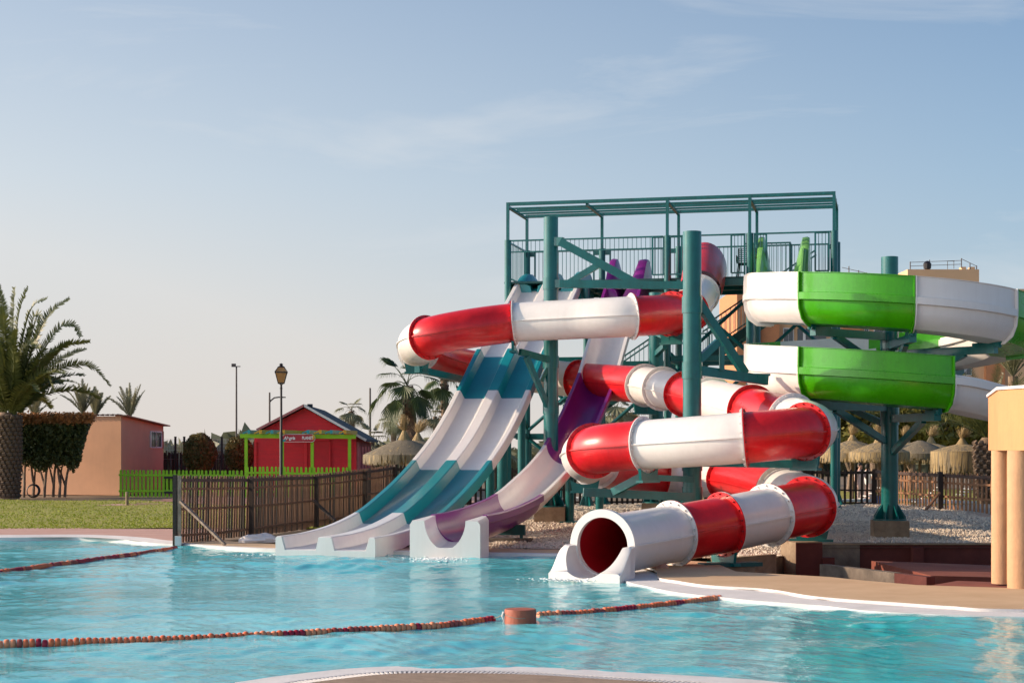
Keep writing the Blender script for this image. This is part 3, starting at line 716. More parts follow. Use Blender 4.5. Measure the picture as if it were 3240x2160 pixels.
# ------------------------------------------------------------------ open slides
def slide_frames(line):                # line: (point, ...) ; lateral is level
    out = []
    for i, p in enumerate(line):
        t = (line[min(i+1, len(line)-1)]-line[max(i-1, 0)]).normalized()
        s_ = t.cross(UPZ).normalized(); n_ = s_.cross(t).normalized(); out.append((p, t, s_, n_))
    return out
def sweep(frs, secf, closed=True, caps=True):
    b = MB(); m_ = None
    for i, (p, t, s_, n_) in enumerate(frs):
        sec = secf(i/(len(frs)-1) if len(frs) > 1 else 0, p)
        m_ = len(sec)
        for (x, y) in sec: b.v.append(tuple(p+s_*x+n_*y))
    for i in range(len(frs)-1):
        for k in range(m_ if closed else m_-1):
            k2 = (k+1) % m_; b.f.append((i*m_+k, i*m_+k2, (i+1)*m_+k2, (i+1)*m_+k))
    if caps and closed:
        b.f.append(tuple(range(m_))); e = (len(frs)-1)*m_; b.f.append(tuple(e+k for k in range(m_))[::-1])
    return b
def px_line(den_a, den_b, pts):        # pixel (x,y) on the slide's vertical plane
    out = []
    for (x, y) in pts:
        d = den_a/(den_b-(x-CX)/F); out.append(P(x, y, d))
    return out
# twin-lane slide; rim-height line through its middle
tw_px = [(1733, 893), (1712, 936), (1680, 996), (1650, 1050), (1620, 1102), (1589, 1168), (1559.5, 1234), (1525, 1305), (1480, 1384), (1428, 1455), (1372, 1520), (1312, 1578), (1258, 1621.5), (1180, 1662), (1100, 1686), (1030, 1697)]
twl = catmull(px_line(11.896, .263, tw_px), 8)
twf = slide_frames(twl)
def tw_sec(p, skirt=.26):
    x = [(-1.02, -skirt), (-1.02, -.02), (-1.0, 0), (-.905, 0), (-.885, -.015), (-.82, -.235), (-.79, -.25), (-.225, -.25), (-.195, -.235), (-.14, -.015), (-.12, 0)]
    r = x+[(-a, b_) for (a, b_) in x[::-1]]
    return r+[(.98, -skirt), (.98, -skirt+.04), (.94, -.30), (-.94, -.30), (-.98, -skirt+.04), (-.98, -skirt)]
twin = thing('twin_lane_slide', (-.5, 41, 0), 'wide two-lane open slide in white and teal bands, ending in the pool', 'water slide')
# index of colour joints: tw_px index*8
tw_j = [(0, 4, 'white'), (4, 6, 'blue'), (6, 9, 'white'), (9, 12, 'blue'), (12, 15, 'white')]
for (a, b_, c) in tw_j:
    frs = twf[a*8:b_*8+1]
    if (a, b_) == (12, 15):
        def sf_(q, p): return tw_sec(p, .26+.20*smooth(.3, 1, q))
    else:
        def sf_(q, p): return tw_sec(p)
    so_ = sweep(frs, sf_).build('slide_section', M[c], twin, sharp=28)
    lipb = MB(); p, t, s_, n_ = frs[-1]
# blunt end standing in the water
p, t, s_, n_ = twf[-1]; th = Vector((t.x, t.y, 0)).normalized()
prof = [(-1.02, -.02), (-1.0, 0), (-.90, 0), (-.83, -.25), (-.19, -.25), (-.13, 0), (.13, 0), (.19, -.25), (.83, -.25), (.90, 0), (1.0, 0), (1.02, -.02)]
eb = MB(); n0 = len(prof)
for (o, dz) in ((0, 0), (.035, -.012)):
    for (x, y) in prof: eb.v.append(tuple(p+s_*x+th*o+UPZ*(y+dz)))
    for (x, y) in prof: q = p+s_*x+th*o; eb.v.append((q.x, q.y, -.6))
for k in range(n0-1):
    eb.f.append((2*n0+k, 2*n0+k+1, 3*n0+k+1, 3*n0+k)); eb.f.append((k, k+1, 2*n0+k+1, 2*n0+k)); eb.f.append((k, n0+k, n0+k+1, k+1))
eb.f.append((0, 2*n0, 3*n0, n0)); eb.f.append((n0-1, 2*n0-1, 4*n0-1, 3*n0-1))
eb.build('end_face', M['white'], twin)
# blue hooped starts on the tower deck: side wings that rise and fall
def wing(base_f, lat0, lat1, back, rise, m, parent, drop=.25, name='entry_wing'):
    """side fin of a slide start: climbs towards the deck, peaks, and falls steeply behind"""
    p, t, s_, n_ = base_f; b = MB(); N_ = 22; hb = -Vector((t.x, t.y, 0)).normalized(); w = lat1-lat0
    for i in range(N_+1):
        q = i/N_; z = rise*(math.sin(PI*q**1.35)**.75 if 0 < q < 1 else 0)
        c = p+hb*(back*q); cz = p.z+.05*q
        for (l, dz) in ((lat0, -drop), (lat0+w*.02, z-.03), (lat0+w*.2, z), (lat0+w*.55, z-.02), (lat0+w*.75, z*.75-.05), (lat1, z*.25-.1), (lat1+w*.25, -drop)):
            b.v.append(((c+s_*l).x, (c+s_*l).y, cz+dz))
    for i in range(N_):
        for k in range(6): b.f.append((i*7+k, i*7+k+1, (i+1)*7+k+1, (i+1)*7+k))
        b.f.append((i*7+6, i*7, (i+1)*7, (i+1)*7+6))
    b.f.append(tuple(range(7))); b.f.append(tuple(N_*7+k for k in range(7)))
    return b.build(name, m, parent, sharp=50)
f0 = twf[0]
wing(f0, -1.02, -.45, 1.9, .40, M['blue'], twin, drop=.55); wing(f0, 1.02, .55, 1.9, .36, M['blue'], twin, drop=.55); wing(f0, -.13, .30, 1.9, .36, M['blue'], twin, drop=.55)
fb = MB(); hb = -Vector((f0[1].x, f0[1].y, 0)).normalized()
for (q, z) in ((0, -.25), (.25, -.14), (.7, -.06), (1.5, -.03)):
    c = f0[0]+hb*q; fb.v += [tuple(c-f0[2]*.95+UPZ*z), tuple(c+f0[2]*.95+UPZ*z)]
for i in range(3): fb.f.append((2*i, 2*i+1, 2*i+3, 2*i+2))
fb.build('entry_floor', M['blue'], twin)

# purple half-pipe slide
pu_px = [(1971, 908), (1951, 975), (1931, 1045), (1911, 1112), (1892, 1178), (1868, 1240), (1842, 1300), (1816, 1354), (1788, 1407), (1750, 1459), (1700, 1511), (1641, 1562), (1572, 1596), (1508, 1617), (1452, 1627)]
pul = catmull(px_line(9.177, .256, pu_px), 8); puf = slide_frames(pul)
RU = .475
def pu_sec(q, p):
    x = [(-.575, -.15), (-.575, -.02), (-.56, 0), (-.485, 0), (-RU, -.012)]
    arc = [(-RU*math.cos(a), -.03-RU*1.05*math.sin(a)) for a in [PI*k/20 for k in range(21)]]
    out = [((RU+.035)*math.cos(a), -.05-(RU+.04)*1.05*math.sin(a)) for a in [PI*(.08+.84*k/16) for k in range(17)]]
    return x+arc+[(-a, b_) for (a, b_) in x[::-1]]+[(.545, -.15)]+out+[(-.545, -.15)]
pur = thing('half_pipe_slide', (1.0, 40, 0), 'single open half-pipe slide in white and purple beside the two-lane slide', 'water slide')
for (a, b_, c) in ((0, 4, 'white'), (4, 8, 'purple'), (8, 11, 'white'), (11, 14, 'purple')):
    seg_ = puf[a*8:b_*8+1]
    if (a, b_) == (0, 4): 
        sweep(puf[0:9], pu_sec).build('slide_section', M['purple'], pur, sharp=28)
        seg_ = puf[8:33]
    sweep(seg_, pu_sec).build('slide_section', M[c], pur, sharp=28)
# purple slide: landing block in the water
p, t, s_, n_ = puf[-1]; th = Vector((t.x, t.y, 0)).normalized()
lb = MB(); NS = 14; NA = 21; fz = p.z-.03-RU*1.05
for i in range(NS+1):
    q = i/NS; c = p+th*(.95*q); top = p.z-.02-.06*q-.5*smooth(.62, 1.0, q)*0; hw = .60+.09*q; ru = RU
    zfl = fz-.06*smooth(0, 1, q)
    row = [c-s_*hw+UPZ*(-.6-c.z), c-s_*hw+UPZ*(top-.08-c.z), c-s_*(hw-.05)+UPZ*(top-c.z)]
    nrw = 1-.15*q
    for k in range(NA):
        a = PI*k/(NA-1); sx = math.cos(a); sy = math.sin(a)
        sx = math.copysign(abs(sx)**(1+.22*q), sx); row.append(Vector((c.x, c.y, top-(top-zfl)*min(1, 1.10*sy)))-s_*(ru*nrw*sx))
    row += [c+s_*(hw-.05)+UPZ*(top-c.z), c+s_*hw+UPZ*(top-.08-c.z), c+s_*hw+UPZ*(-.6-c.z)]
    lb.v += [tuple(v) for v in row]
R_ = NA+6
for i in range(NS):
    for k in range(R_-1): lb.f.append((i*R_+k, i*R_+k+1, (i+1)*R_+k+1, (i+1)*R_+k))
for i in (0, NS): lb.f.append(tuple(i*R_+k for k in range(R_)))
lb.build('landing_block', M['white'], pur, sharp=40)
f0 = puf[0]
wing(f0, -.58, -.08, 2.0, .92, M['purple'], pur, drop=.35); wing(f0, .58, .22, 2.0, .96, M['purple'], pur, drop=.35)
fb = MB()
for i in range(10):
    q = i/9; c = f0[0]+hb*(1.2*q)
    for k in range(13):
        a = PI*k/12; dep = (RU*1.08)*(1-.85*smooth(0, .7, q)); fb.v.append(tuple(c-f0[2]*(RU*math.cos(a))+UPZ*(-dep*math.sin(a)-.03)))
for i in range(9):
    for k in range(12): fb.f.append((i*13+k, i*13+k+1, (i+1)*13+k+1, (i+1)*13+k))
fb.build('entry_floor', M['purple'], pur)

# green open spiral slide
GCX, GCY, GR = 8.457, 36.8, 2.56
def hz(phi): return 4.40-1.58*(phi-270)/360
gpts = [(T(.85, .12, 0).x, T(.85, .12, 0).y, 7.02), (T(.85, -.2, 0).x, T(.85, -.2, 0).y, 6.95), (7.45, 45.8, 6.0), (6.98, 43.4, 5.5), (6.5, 41.0, 5.12), (6.14, 38.9, 4.92)]
gline = [Vector(v) for v in gpts]
for k in range(180, 655, 15):
    a = math.radians(k); gline.append(Vector((GCX+GR*math.cos(a), GCY+GR*math.sin(a), hz(k))))
e = gline[-1]; gline += [e+Vector((.9, .35, -.17)), e+Vector((2.2, .62, -.40)), e+Vector((4.2, .75, -.72)), e+Vector((6.5, .75, -1.1))]
gd = catmull(gline, 4); gfr = []
for i, p in enumerate(gd):
    t = (gd[min(i+1, len(gd)-1)]-gd[max(i-1, 0)]); t.z = 0; t.normalize(); gfr.append((p, t, t.cross(UPZ).normalized(), UPZ))
gs_ = thing('spiral_slide', (GCX, GCY, 0), 'broad open spiral slide in white and bright green panels', 'water slide')
def gsec(outer_h, inner_h):
    w = .60
    def wall(h, sg, proud):            # from the bottom outwards and up, outer face
        o = [(sg*.34, .045), (sg*.50, .18), (sg*.585, .36), (sg*w, .53), (sg*(w+proud), .545), (sg*(w+proud), .69), (sg*(w+.012), .705)]
        if h > .75: o += [(sg*(w+.005), h-.015), (sg*(w+.03), h-.012), (sg*(w+.03), h)]
        else: o += [(sg*(w+.012), h)]
        return o
    def inn(h, sg): return [(sg*(w-.035), h), (sg*(w-.035), .5), (sg*.52, .30), (sg*.40, .14), (sg*.2, .06)]
    o = wall(outer_h, 1, .075); i_ = wall(inner_h, -1, .075)
    return [(0, 0)]+o+inn(outer_h, 1)+[(0, .045)]+inn(inner_h, -1)[::-1]+i_[::-1]
# outside of the turn is the right-hand side when travelling counter-clockwise
idx180 = 6*4
def gi(phi): return idx180+int(round((phi-180)/15*4))
gsegs = [(0, 10, 'palegreen', .74, .74), (10, idx180-6, 'white', .9, .74), (idx180-6, gi(176), 'white', 1.08, .74), (gi(176), gi(221), 'white', 1.12, .74), (gi(221), gi(267), 'green', 1.12, .74), (gi(267), gi(311), 'white', 1.12, .74), (gi(311), gi(356), 'green', 1.12, .74), (gi(356), gi(401), 'white', 1.12, .74), (gi(401), gi(446), 'green', 1.12, .74), (gi(446), gi(491), 'white', 1.12, .74), (gi(491), gi(530), 'green', 1.12, .74), (gi(530), gi(581), 'white', 1.12, .74), (gi(581), gi(641), 'green', 1.12, .74), (gi(641), len(gd)-1, 'white', .74, .74)]
for (a, b_, c, oh, ih) in gsegs:
    frs = gfr[a:b_+1]
    so_ = sweep(frs, lambda q, p: gsec(oh, ih)).build('slide_section', M[c], gs_, sharp=32)
    # end flanges that stand proud of the wall on both ends
    for (q, sg) in ((frs[0], 1), (frs[-1], -1)):
        p, t, s_, n_ = q
        outs = [(.0, -.05), (.36, -.02), (.56, .13), (.655, .35), (.675, .53), (.68, .70), (.675, oh)]
        inn_ = [(.0, .0), (.34, .045), (.50, .18), (.585, .36), (.60, .53), (.60, .70), (.60, oh)]
        for sgn in ((1,) if oh > ih else (1, -1)):
            fl_ = MB(); b0 = 0
            for (x, y) in outs: fl_.v.append(tuple(p+t*sg*.003+s_*sgn*x+UPZ*y))
            for (x, y) in inn_: fl_.v.append(tuple(p+t*sg*.003+s_*sgn*x+UPZ*y))
            for (x, y) in outs: fl_.v.append(tuple(p+t*sg*.028+s_*sgn*x+UPZ*y))
            for (x, y) in inn_: fl_.v.append(tuple(p+t*sg*.028+s_*sgn*x+UPZ*y))
            for k in range(6):
                fl_.f += [(b0+k, b0+k+1, b0+7+k+1, b0+7+k), (b0+14+k, b0+21+k, b0+21+k+1, b0+14+k+1), (b0+k, b0+14+k, b0+14+k+1, b0+k+1)]
            fl_.f.append((b0+6, b0+13, b0+27, b0+20))
            fl_.build('flange', M[c], so_)
gf = gfr[4]
wing((gf[0]+UPZ*.35, gf[1], gf[2], UPZ), -.74, -.36, 1.8, .86, M['palegreen'], gs_, drop=.5); wing((gf[0]+UPZ*.35, gf[1], gf[2], UPZ), .74, .44, 1.8, .90, M['palegreen'], gs_, drop=.5)
# red hood over the head of the tube
hp = tfr[0][0]; hd = MB(); NS = 14
for i in range(NS+1):
    q = i/NS; p, t, s_, u = tfr[i]
    for k in range(25):
        a = -.25+(PI+.5)*k/24; r = TR*(1.34-.12*q)
        hd.v.append(tuple(p+(s_*math.cos(a)+u*math.sin(a)*(1.3-.24*q))*r-t*(.6*(1-q))))
for i in range(NS):
    for k in range(24): hd.f.append((i*25+k, i*25+k+1, (i+1)*25+k+1, (i+1)*25+k))
hd.build('entry_hood', M['red'], tslide)

# ------------------------------------------------------------------ posts that carry the slides
def support(x, d, ytop, dia, ped, label, zg=None, pw=.78, gus=True):
    zb = zg if zg is not None else grav_z(at(x, d, 0).x, d)
    b0 = at(x, d, zb); zt = zy(ytop, d)
    r = thing('support_post', b0, label, 'support post', 'teal posts that carry the slides')
    z0 = zb
    if ped > 0:
        MB().box((b0.x, b0.y, zb+ped/2-.03), pw, pw, ped+.06, -.12).build('pedestal', M['conc'], r); z0 = zb+ped
    MB().tube([(b0.x, b0.y, z0), (b0.x, b0.y, zt)], dia/2, 28).build('post', st, r)
    MB().lathe((b0.x, b0.y, z0), [(dia/2+.19, 0), (dia/2+.19, .035)], 20).build('base_plate', st, r)
    if gus:
        for k in range(8):
            a = k*PI/4+.3; c, s_ = math.cos(a), math.sin(a); g = MB()
            ri, ro = dia/2-.01, dia/2+.18
            pts = [(ri, .03), (ro, .03), (ro, .09), (ri, .38)]
            for o in (-.012, .012):
                for (rr, zz) in pts: g.v.append((b0.x+c*rr-s_*o, b0.y+s_*rr+c*o, z0+zz))
            g.f = [(0, 1, 2, 3), (7, 6, 5, 4), (0, 4, 5, 1), (1, 5, 6, 2), (2, 6, 7, 3)]
            g.build('gusset', st, r)
    return r
def arm(r, *bars):
    b = MB()
    for (p, q, w, h) in bars: b.beam(p, q, w, h)
    return b.build('arm', st, r)
def collar(r, p, dia, h=.28):
    MB().tube([p-UPZ*h/2, p+UPZ*h/2], dia/2+.02, 24).build('collar', st, r)
def saddle(r, p, t, s_, w=.7, rad=TR+.08, depth=.16):
    """steel plate cut to the tube that carries it, with a small foot box"""
    b = MB(); N_ = 13
    c = p
    for o in (-.03, .03):
        for k in range(N_):
            a = PI+PI*(.31+.38*k/(N_-1)); b.v.append(tuple(c+t*o+s_*math.cos(a)*(rad+.0)+UPZ*math.sin(a)*rad))
        for k in range(N_):
            a = PI+PI*(.31+.38*k/(N_-1)); b.v.append(tuple(c+t*o+s_*math.cos(a)*(rad+.0)*.85+UPZ*(-rad-depth)))
    n = N_
    for k in range(n-1):
        b.f += [(k, k+1, n+k+1, n+k), (2*n+k, 3*n+k, 3*n+k+1, 2*n+k+1), (k, 2*n+k, 2*n+k+1, k+1), (n+k, n+k+1, 3*n+k+1, 3*n+k)]
    b.f += [(0, n, 3*n, 2*n), (n-1, 3*n-1, 4*n-1, 2*n-1)]
    z = p-UPZ*(rad+depth)
    b.beam(z-s_*w*.45, z+s_*w*.45, .16, .05)
    b.build('saddle', st, r)
def tf_at(i): return tfr[int(round(i*PER))]
s_left = support(1743, 41.8, 688, .37, .36, 'tall teal post between the two-lane and purple slides on a concrete block')
s_front = support(2190, 34.0, 733, .385, .0, 'tall teal post inside the red and white coil, nearest the tube mouth')
s_back = support(2076, 45.8, 926, .40, .25, 'thick teal post under the tower behind the red and white coil')
s_right = support(2815, 36.8, 813, .375, .40, 'teal post inside the green spiral with flared foot on a concrete block')
# arms of the left post
pl = at(1743, 41.8, 0); L_ = lambda x, y, d: P(x, y, d)
a0 = L_(1772, 898, 41.6); a1 = L_(2165, 903, 41.0)
arm(s_left, (a0, a1, .12, .20), (L_(1772, 765, 41.6), L_(2030, 905, 41.2), .12, .20), (L_(1800, 895, 41.6), L_(1898, 835, 41.4), .1, .16), (L_(1755, 765, 41.7), L_(1782, 765, 41.6), .14, .22), (L_(1755, 898, 41.7), L_(1785, 898, 41.6), .14, .20))
p, t, s_, u = tf_at(6.98)
arm(s_left, (L_(1745, 1140, 41.7), L_(1645, 1113, 41.2), .12, .16), (L_(1735, 1290, 41.7), L_(1665, 1128, 41.2), .1, .14), (L_(1738, 1150, 41.7), L_(1712, 1205, 41.6), .08, .1))
saddle(s_left, p, t, s_)
p, t, s_, u = tf_at(9.9)
s_hid = support(1590, 48.4, 1190, .32, .2, 'teal post behind the two-lane slide with an arm reaching left to the coil')
arm(s_hid, (P(1590, 1228, 48.3), p-UPZ*.66-t*.2, .14, .17), (P(1590, 1310, 48.3), P(1470, 1222, 46.0), .1, .14))
saddle(s_hid, p, t, s_)
# arms of the front post
fp = lambda x, y, d=34.0: P(x, y, d)
arm(s_front, (fp(2210, 1172), fp(2425, 1203, 34.9), .14, .20), (fp(2210, 955), fp(2357, 1182, 34.7), .12, .18), (fp(2210, 1140), fp(2272, 1082, 34.2), .12, .15), (fp(2284, 1095, 34.2), fp(2284, 1172, 34.2), .1, .13))
p, t, s_, u = tf_at(20); saddle(s_front, p+UPZ*2*(TR+.04)+UPZ*.2, t, s_, depth=-.1)
arm(s_front, (fp(2190, 1572, 33.8), fp(1846, 1556, 33.6), .16, .17), (fp(1940, 1556, 33.6), fp(2062, 1492, 33.0), .12, .16), (fp(2190, 1516, 33.8), fp(2060, 1510, 33.0), .1, .12))
p, t, s_, u = tf_at(26.9); saddle(s_front, p, t, s_)
p, t, s_, u = tf_at(30.2); saddle(s_front, p, t, s_)
arm(s_front, (fp(2195, 1463, 33.7), fp(2558, 1468, 33.3), .14, .16), (fp(2330, 1462, 33.6), fp(2400, 1440, 33.4), .08, .1))
p, t, s_, u = tf_at(23.3); saddle(s_front, p, t, s_)
for (x, y) in ((2190, 1172), (2190, 1565), (2190, 1463), (2190, 965)): collar(s_front, fp(x, y), .385, .34)
for (x, y) in ((1743, 898), (1743, 1145), (1743, 1290)): collar(s_left, L_(x, y, 41.8), .37, .30)
p, t, s_, u = tf_at(4.1); arm(s_back, (P(2076, 1050, 45.8), p-UPZ*.62, .14, .16), (P(2076, 1120, 45.8), p+(P(2076, 1050, 45.8)-p)*.4-UPZ*.62, .12, .14)); saddle(s_back, p, t, s_)
p, t, s_, u = tf_at(16); arm(s_back, (P(2076, 1262, 45.8), p-UPZ*.68, .14, .16)); saddle(s_back, p, t, s_)
p, t, s_, u = tf_at(33); arm(s_back, (P(2076, 1545, 45.8), p-UPZ*.68, .14, .16)); saddle(s_back, p, t, s_)
# arms of the green spiral's post
gp = lambda x, y, d: P(x, y, d)
def gpos(phi): a = math.radians(phi); return Vector((GCX+GR*math.cos(a), GCY+GR*math.sin(a), hz(phi)))
for (phi, dz) in ((221, .05), (267, .05), (311, .05), (401, .05), (491, .05), (581, .05), (638, .05)):
    g = gpos(phi); z_ = g.z-.12; c = Vector((GCX, GCY, z_)); ci = c+(g-c).normalized()*.18
    tip = Vector((g.x, g.y, z_)); tip = c+(tip-c)*1.06
    arm(s_right, (ci, tip, .15, .17), (ci-UPZ*.75, c+(tip-c)*.72-UPZ*.06, .11, .14))
    dirv = (tip-c).normalized(); tg = Vector((-dirv.y, dirv.x, 0))
    sb = MB(); sb.beam(tip-dirv*.55+UPZ*.1, tip+dirv*.10+UPZ*.1, .12, .10); sb.beam(tip+dirv*.02+UPZ*.06, tip+dirv*.14+UPZ*.32, .05, .16); sb.build('saddle', st, s_right)
    collar(s_right, Vector((GCX, GCY, z_)), .375, .26)
# slimmer posts under the open slides
def strut(x, d, p_top, label, r=.11):
    b0 = at(x, d, 0); zb = grav_z(b0.x, d) if d > 34 else .0
    o = thing('support_post', (b0.x, b0.y, zb), label, 'support post', 'teal posts that carry the slides')
    MB().tube([(b0.x, b0.y, zb), (b0.x, b0.y, p_top)], r, 16).build('post', st, o)
    MB().box((b0.x, b0.y, zb+.02), .5, .5, .05).build('base_plate', st, o)
    MB().beam((b0.x-.75, b0.y+.2, p_top-.06), (b0.x+.75, b0.y-.2, p_top-.06), .12, .14).build('crossbar', st, o)
    return o
def under(fr_, d):
    best = min(fr_, key=lambda f: abs(f[0].y-d)); return best[0]
for (i, nm) in ((26, 'teal post under the upper white stretch of the two-lane slide'), (52, 'teal post under the middle white stretch of the two-lane slide'), (82, 'teal post under the lower teal stretch of the two-lane slide')):
    q = twf[i][0]; strut(q.x/q.y*F+CX+8, q.y, q.z-.42, nm)
for (i, nm) in ((30, 'teal post under the upper white stretch of the purple slide'), (60, 'teal post under the middle purple stretch of the half-pipe slide')):
    q = puf[i][0]; strut(q.x/q.y*F+CX, q.y, q.z-.72, nm)
# low steel trestle under the foot of the purple slide
q, t, s_, n_ = puf[94]; tb = thing('slide_trestle', (q.x, q.y, 0), 'low dark steel trestle under the foot of the purple slide', 'trestle')
for sg in (-1, 1):
    MB().beam((q.x+s_.x*.42*sg, q.y+s_.y*.42*sg, .0), (q.x+s_.x*.42*sg, q.y+s_.y*.42*sg, q.z-.5), .07, .07, up=(0, 1, 0)).build('leg', M['steeldark'], tb)
MB().beam(q-s_*.5-UPZ*.58, q+s_*.5-UPZ*.58, .1, .22).build('cradle', M['steeldark'], tb)
MB().box((q.x, q.y, .05), 1.25, .4, .1, math.atan2(s_.y, s_.x)).build('footing', M['concgrey'], tb)
#--B--
# ------------------------------------------------------------------ wooden fences
slat_cache = {}
def slat_mesh(w, h, t, m, kind):
    k = (w, round(h, 2), m.name, kind)
    if k not in slat_cache:
        b = MB(); hw = w/2
        if kind == 'point': top = [(-hw, h-.05), (-hw*.35, h), (hw*.35, h), (hw, h-.05)]
        elif kind == 'round': top = [(-hw, h-hw)]+[(-hw*math.cos(a), h-hw+hw*math.sin(a)) for a in (.4, .9, PI/2, PI-.9, PI-.4)]+[(hw, h-hw)]
        else: top = [(-hw, h), (hw, h)]
        prof = [(-hw, 0)]+top+[(hw, 0)]; n = len(prof)
        for y in (-t/2, t/2):
            for (x, z) in prof: b.v.append((x, y, z))
        b.f.append(tuple(range(n))); b.f.append(tuple(n+i for i in range(n))[::-1])
        for i in range(n): j = (i+1) % n; b.f.append((i, n+i, n+j, j))
        slat_cache[k] = b.mesh('slat', m=m, sharp=25)
    return slat_cache[k]
def fence(label, pts, m, mrail, spacing, w, kind, rails, post=None, group=None, cat='fence', tops=None, lean=0.0, proud=None, name='fence', t=.022, jitter=.012):
    """pts: list of (base point, top z); slats, rails and posts are parts"""
    root = thing(name, tuple(pts[len(pts)//2][0]), label, cat, group)
    P_ = [Vector(p[0]) for p in pts]; Zt = [p[1] for p in pts]
    for i in range(len(P_)-1):
        a, b_ = P_[i], P_[i+1]; L = (b_-a); LL = Vector((L.x, L.y, 0)).length; ang = math.atan2(L.y, L.x)
        nrm = Vector((L.y, -L.x, 0)).normalized()             # towards the camera side
        n = max(1, int(round(LL/spacing)))
        for k in range(n):
            q = (k+.5)/n; p = a+L*q; zt = Zt[i]+(Zt[i+1]-Zt[i])*q+random.uniform(-jitter, jitter)
            hh = round((zt-p.z)/.06)*.06
            o = inst('slat', slat_mesh(w, hh, t, M['wooddark'] if (m is M['wood'] and random.random() < .3) else m, kind), root, (p.x, p.y, zt-hh), (random.uniform(-.01, .01), lean+random.uniform(-.018, .018), ang))
        for (f_, th_, mm) in rails:
            za, zb = a.z+(Zt[i]-a.z)*f_, b_.z+(Zt[i+1]-b_.z)*f_
            sag = random.uniform(-.02, .01)
            md_ = (a+b_)/2; rb = MB()
            A = Vector((a.x, a.y, za))+nrm*(t/2+.02); B = Vector((b_.x, b_.y, zb))+nrm*(t/2+.02); Mid = (A+B)/2+UPZ*sag
            rb.beam(A, Mid, .035, th_); rb.beam(Mid, B, .035, th_); rb.build('rail', mm, root)
    if post:
        for i, (p, zt) in enumerate(zip(P_, Zt)):
            pw, ph, pm = post
            if pw > 0:
                j = min(i, len(P_)-2); L = P_[j+1]-P_[j]; nrm = Vector((L.y, -L.x, 0)).normalized()
                c = p+nrm*(pw/2+.05)
                MB().box((c.x, c.y, (p.z+zt+ph)/2-.05), pw, pw, zt+ph-p.z+.1, math.atan2(L.y, L.x)).build('post', pm, root)
    return root
def fp_(x, d, yt, z=0.0): return (at(x, d, z), zy(yt, d))
f_pts = [fp_(548, 34.9, 1503, -.02), fp_(783, 37.4, 1505), fp_(990, 41.9, 1499), fp_(1146, 46.0, 1483), fp_(1240, 49.0, 1469)]
fr1 = fence('weathered wooden slat fence curving from the pool edge towards the red hut', f_pts, M['wood'], M['rail'], .098, .060, 'point', [(.93, .07, M['rail']), (.80, .05, M['wood']), (.50, .05, M['wood']), (.12, .05, M['wood'])], post=(.09, -.06, M['wooddark']), lean=.035)
# end post standing at the water, its pale cap piece, and the leaning braces
e0 = at(566, 34.75, 0)
MB().box((e0.x-.08, e0.y, .70), .085, .10, 1.5).build('end_post', M['wooddark'], fr1)
MB().box((e0.x+.02, e0.y-.03, .76), .07, .06, 1.34).build('end_board', M['woodpale'], fr1)
MB().box((e0.x+.0, e0.y-.06, .06), .13, .10, .20).build('foot_block', M['ledge'], fr1)
MB().beam(P(571, 1585, 34.6), P(712, 1722, 33.9), .075, .045).build('brace', M['woodpale'], fr1)
MB().beam(P(992, 1582, 41.6), P(1060, 1646, 40.6), .07, .05).build('brace', M['wooddark'], fr1)
# darker fence running behind the slides and tower
b_pts = [(at(1245, 49.2, .1), zy(1469, 49.2)), (at(1480, 51.2, .2), 1.42), (at(1760, 51.8, .22), 1.40), (at(2060, 52.0, .24), 1.38), (at(2340, 51.6, .24), 1.38), (at(2560, 51.2, .24), 1.38), (at(2770, 50.8, .23), 1.38)]
fence('dark stained slat fence running behind the tower, the slide posts and the gravel', b_pts, M['wooddark'], M['wooddark'], .165, .075, 'point', [(.90, .09, M['wooddark']), (.42, .05, M['wooddark']), (.08, .05, M['wooddark'])], post=(.09, 0, M['wooddark']))
r_pts = [(at(2775, 50.6, .22), zy(1484, 50.6)), (at(2975, 46.9, .17), zy(1494, 46.9)), (at(3170, 44.3, .11), zy(1502, 44.3)), (at(3330, 42.5, .08), zy(1510, 42.5))]
fr3 = fence('sunlit brown slat fence between the green spiral post and the apricot pavilion', r_pts, M['woodwarm'], M['woodwarm'], .185, .085, 'point', [(.93, .09, M['rail']), (.76, .06, M['woodwarm']), (.42, .06, M['woodwarm']), (.07, .06, M['woodwarm'])], post=(0, 0, M['wooddark']))
pq = at(2975, 46.7, .1); MB().box((pq.x, pq.y, .72), .13, .13, 1.25).build('post', M['wooddark'], fr3)
MB().beam(P(2973, 1558, 46.5), P(2915, 1630, 45.6), .06, .05).build('brace', M['woodwarm'], fr3)

# lime picket fence in front of the hut, with a gate
l_pts = [(at(376, 69.0, .0), zy(1485, 69.0)), (at(560, 69.0, .0), zy(1486, 69.0)), (at(770, 69.0, .0), zy(1487, 69.0))]
lm = M['lime']
fence('lime green picket fence and gate beside the peach building', l_pts, lm, lm, .168, .10, 'round', [(.80, .08, lm), (.2, .08, lm)], name='picket_fence', jitter=.004, group='lime green picket fences')
l2 = [(at(776, 66.5, 0), zy(1475, 66.5)), (at(892, 66.5, 0), zy(1475, 66.5)), (at(988, 66.5, 0), zy(1477, 66.5)), (at(1104, 66.5, 0), zy(1477, 66.5))]
pf2 = fence('lime green picket fence between the pergola posts of the red hut', l2, lm, lm, .165, .095, 'round', [(.80, .08, lm), (.2, .08, lm)], name='picket_fence', jitter=.004, group='lime green picket fences')
hb_g = thing('gate_hinge', tuple(at(525, 68.9, .6)), 'pair of black iron hinges on the lime picket gate', 'hinge')
for y in (1510, 1557): MB().beam(P(519, y, 68.85), P(545, y, 68.85), .04, .09).build('strap', M['black'], hb_g)

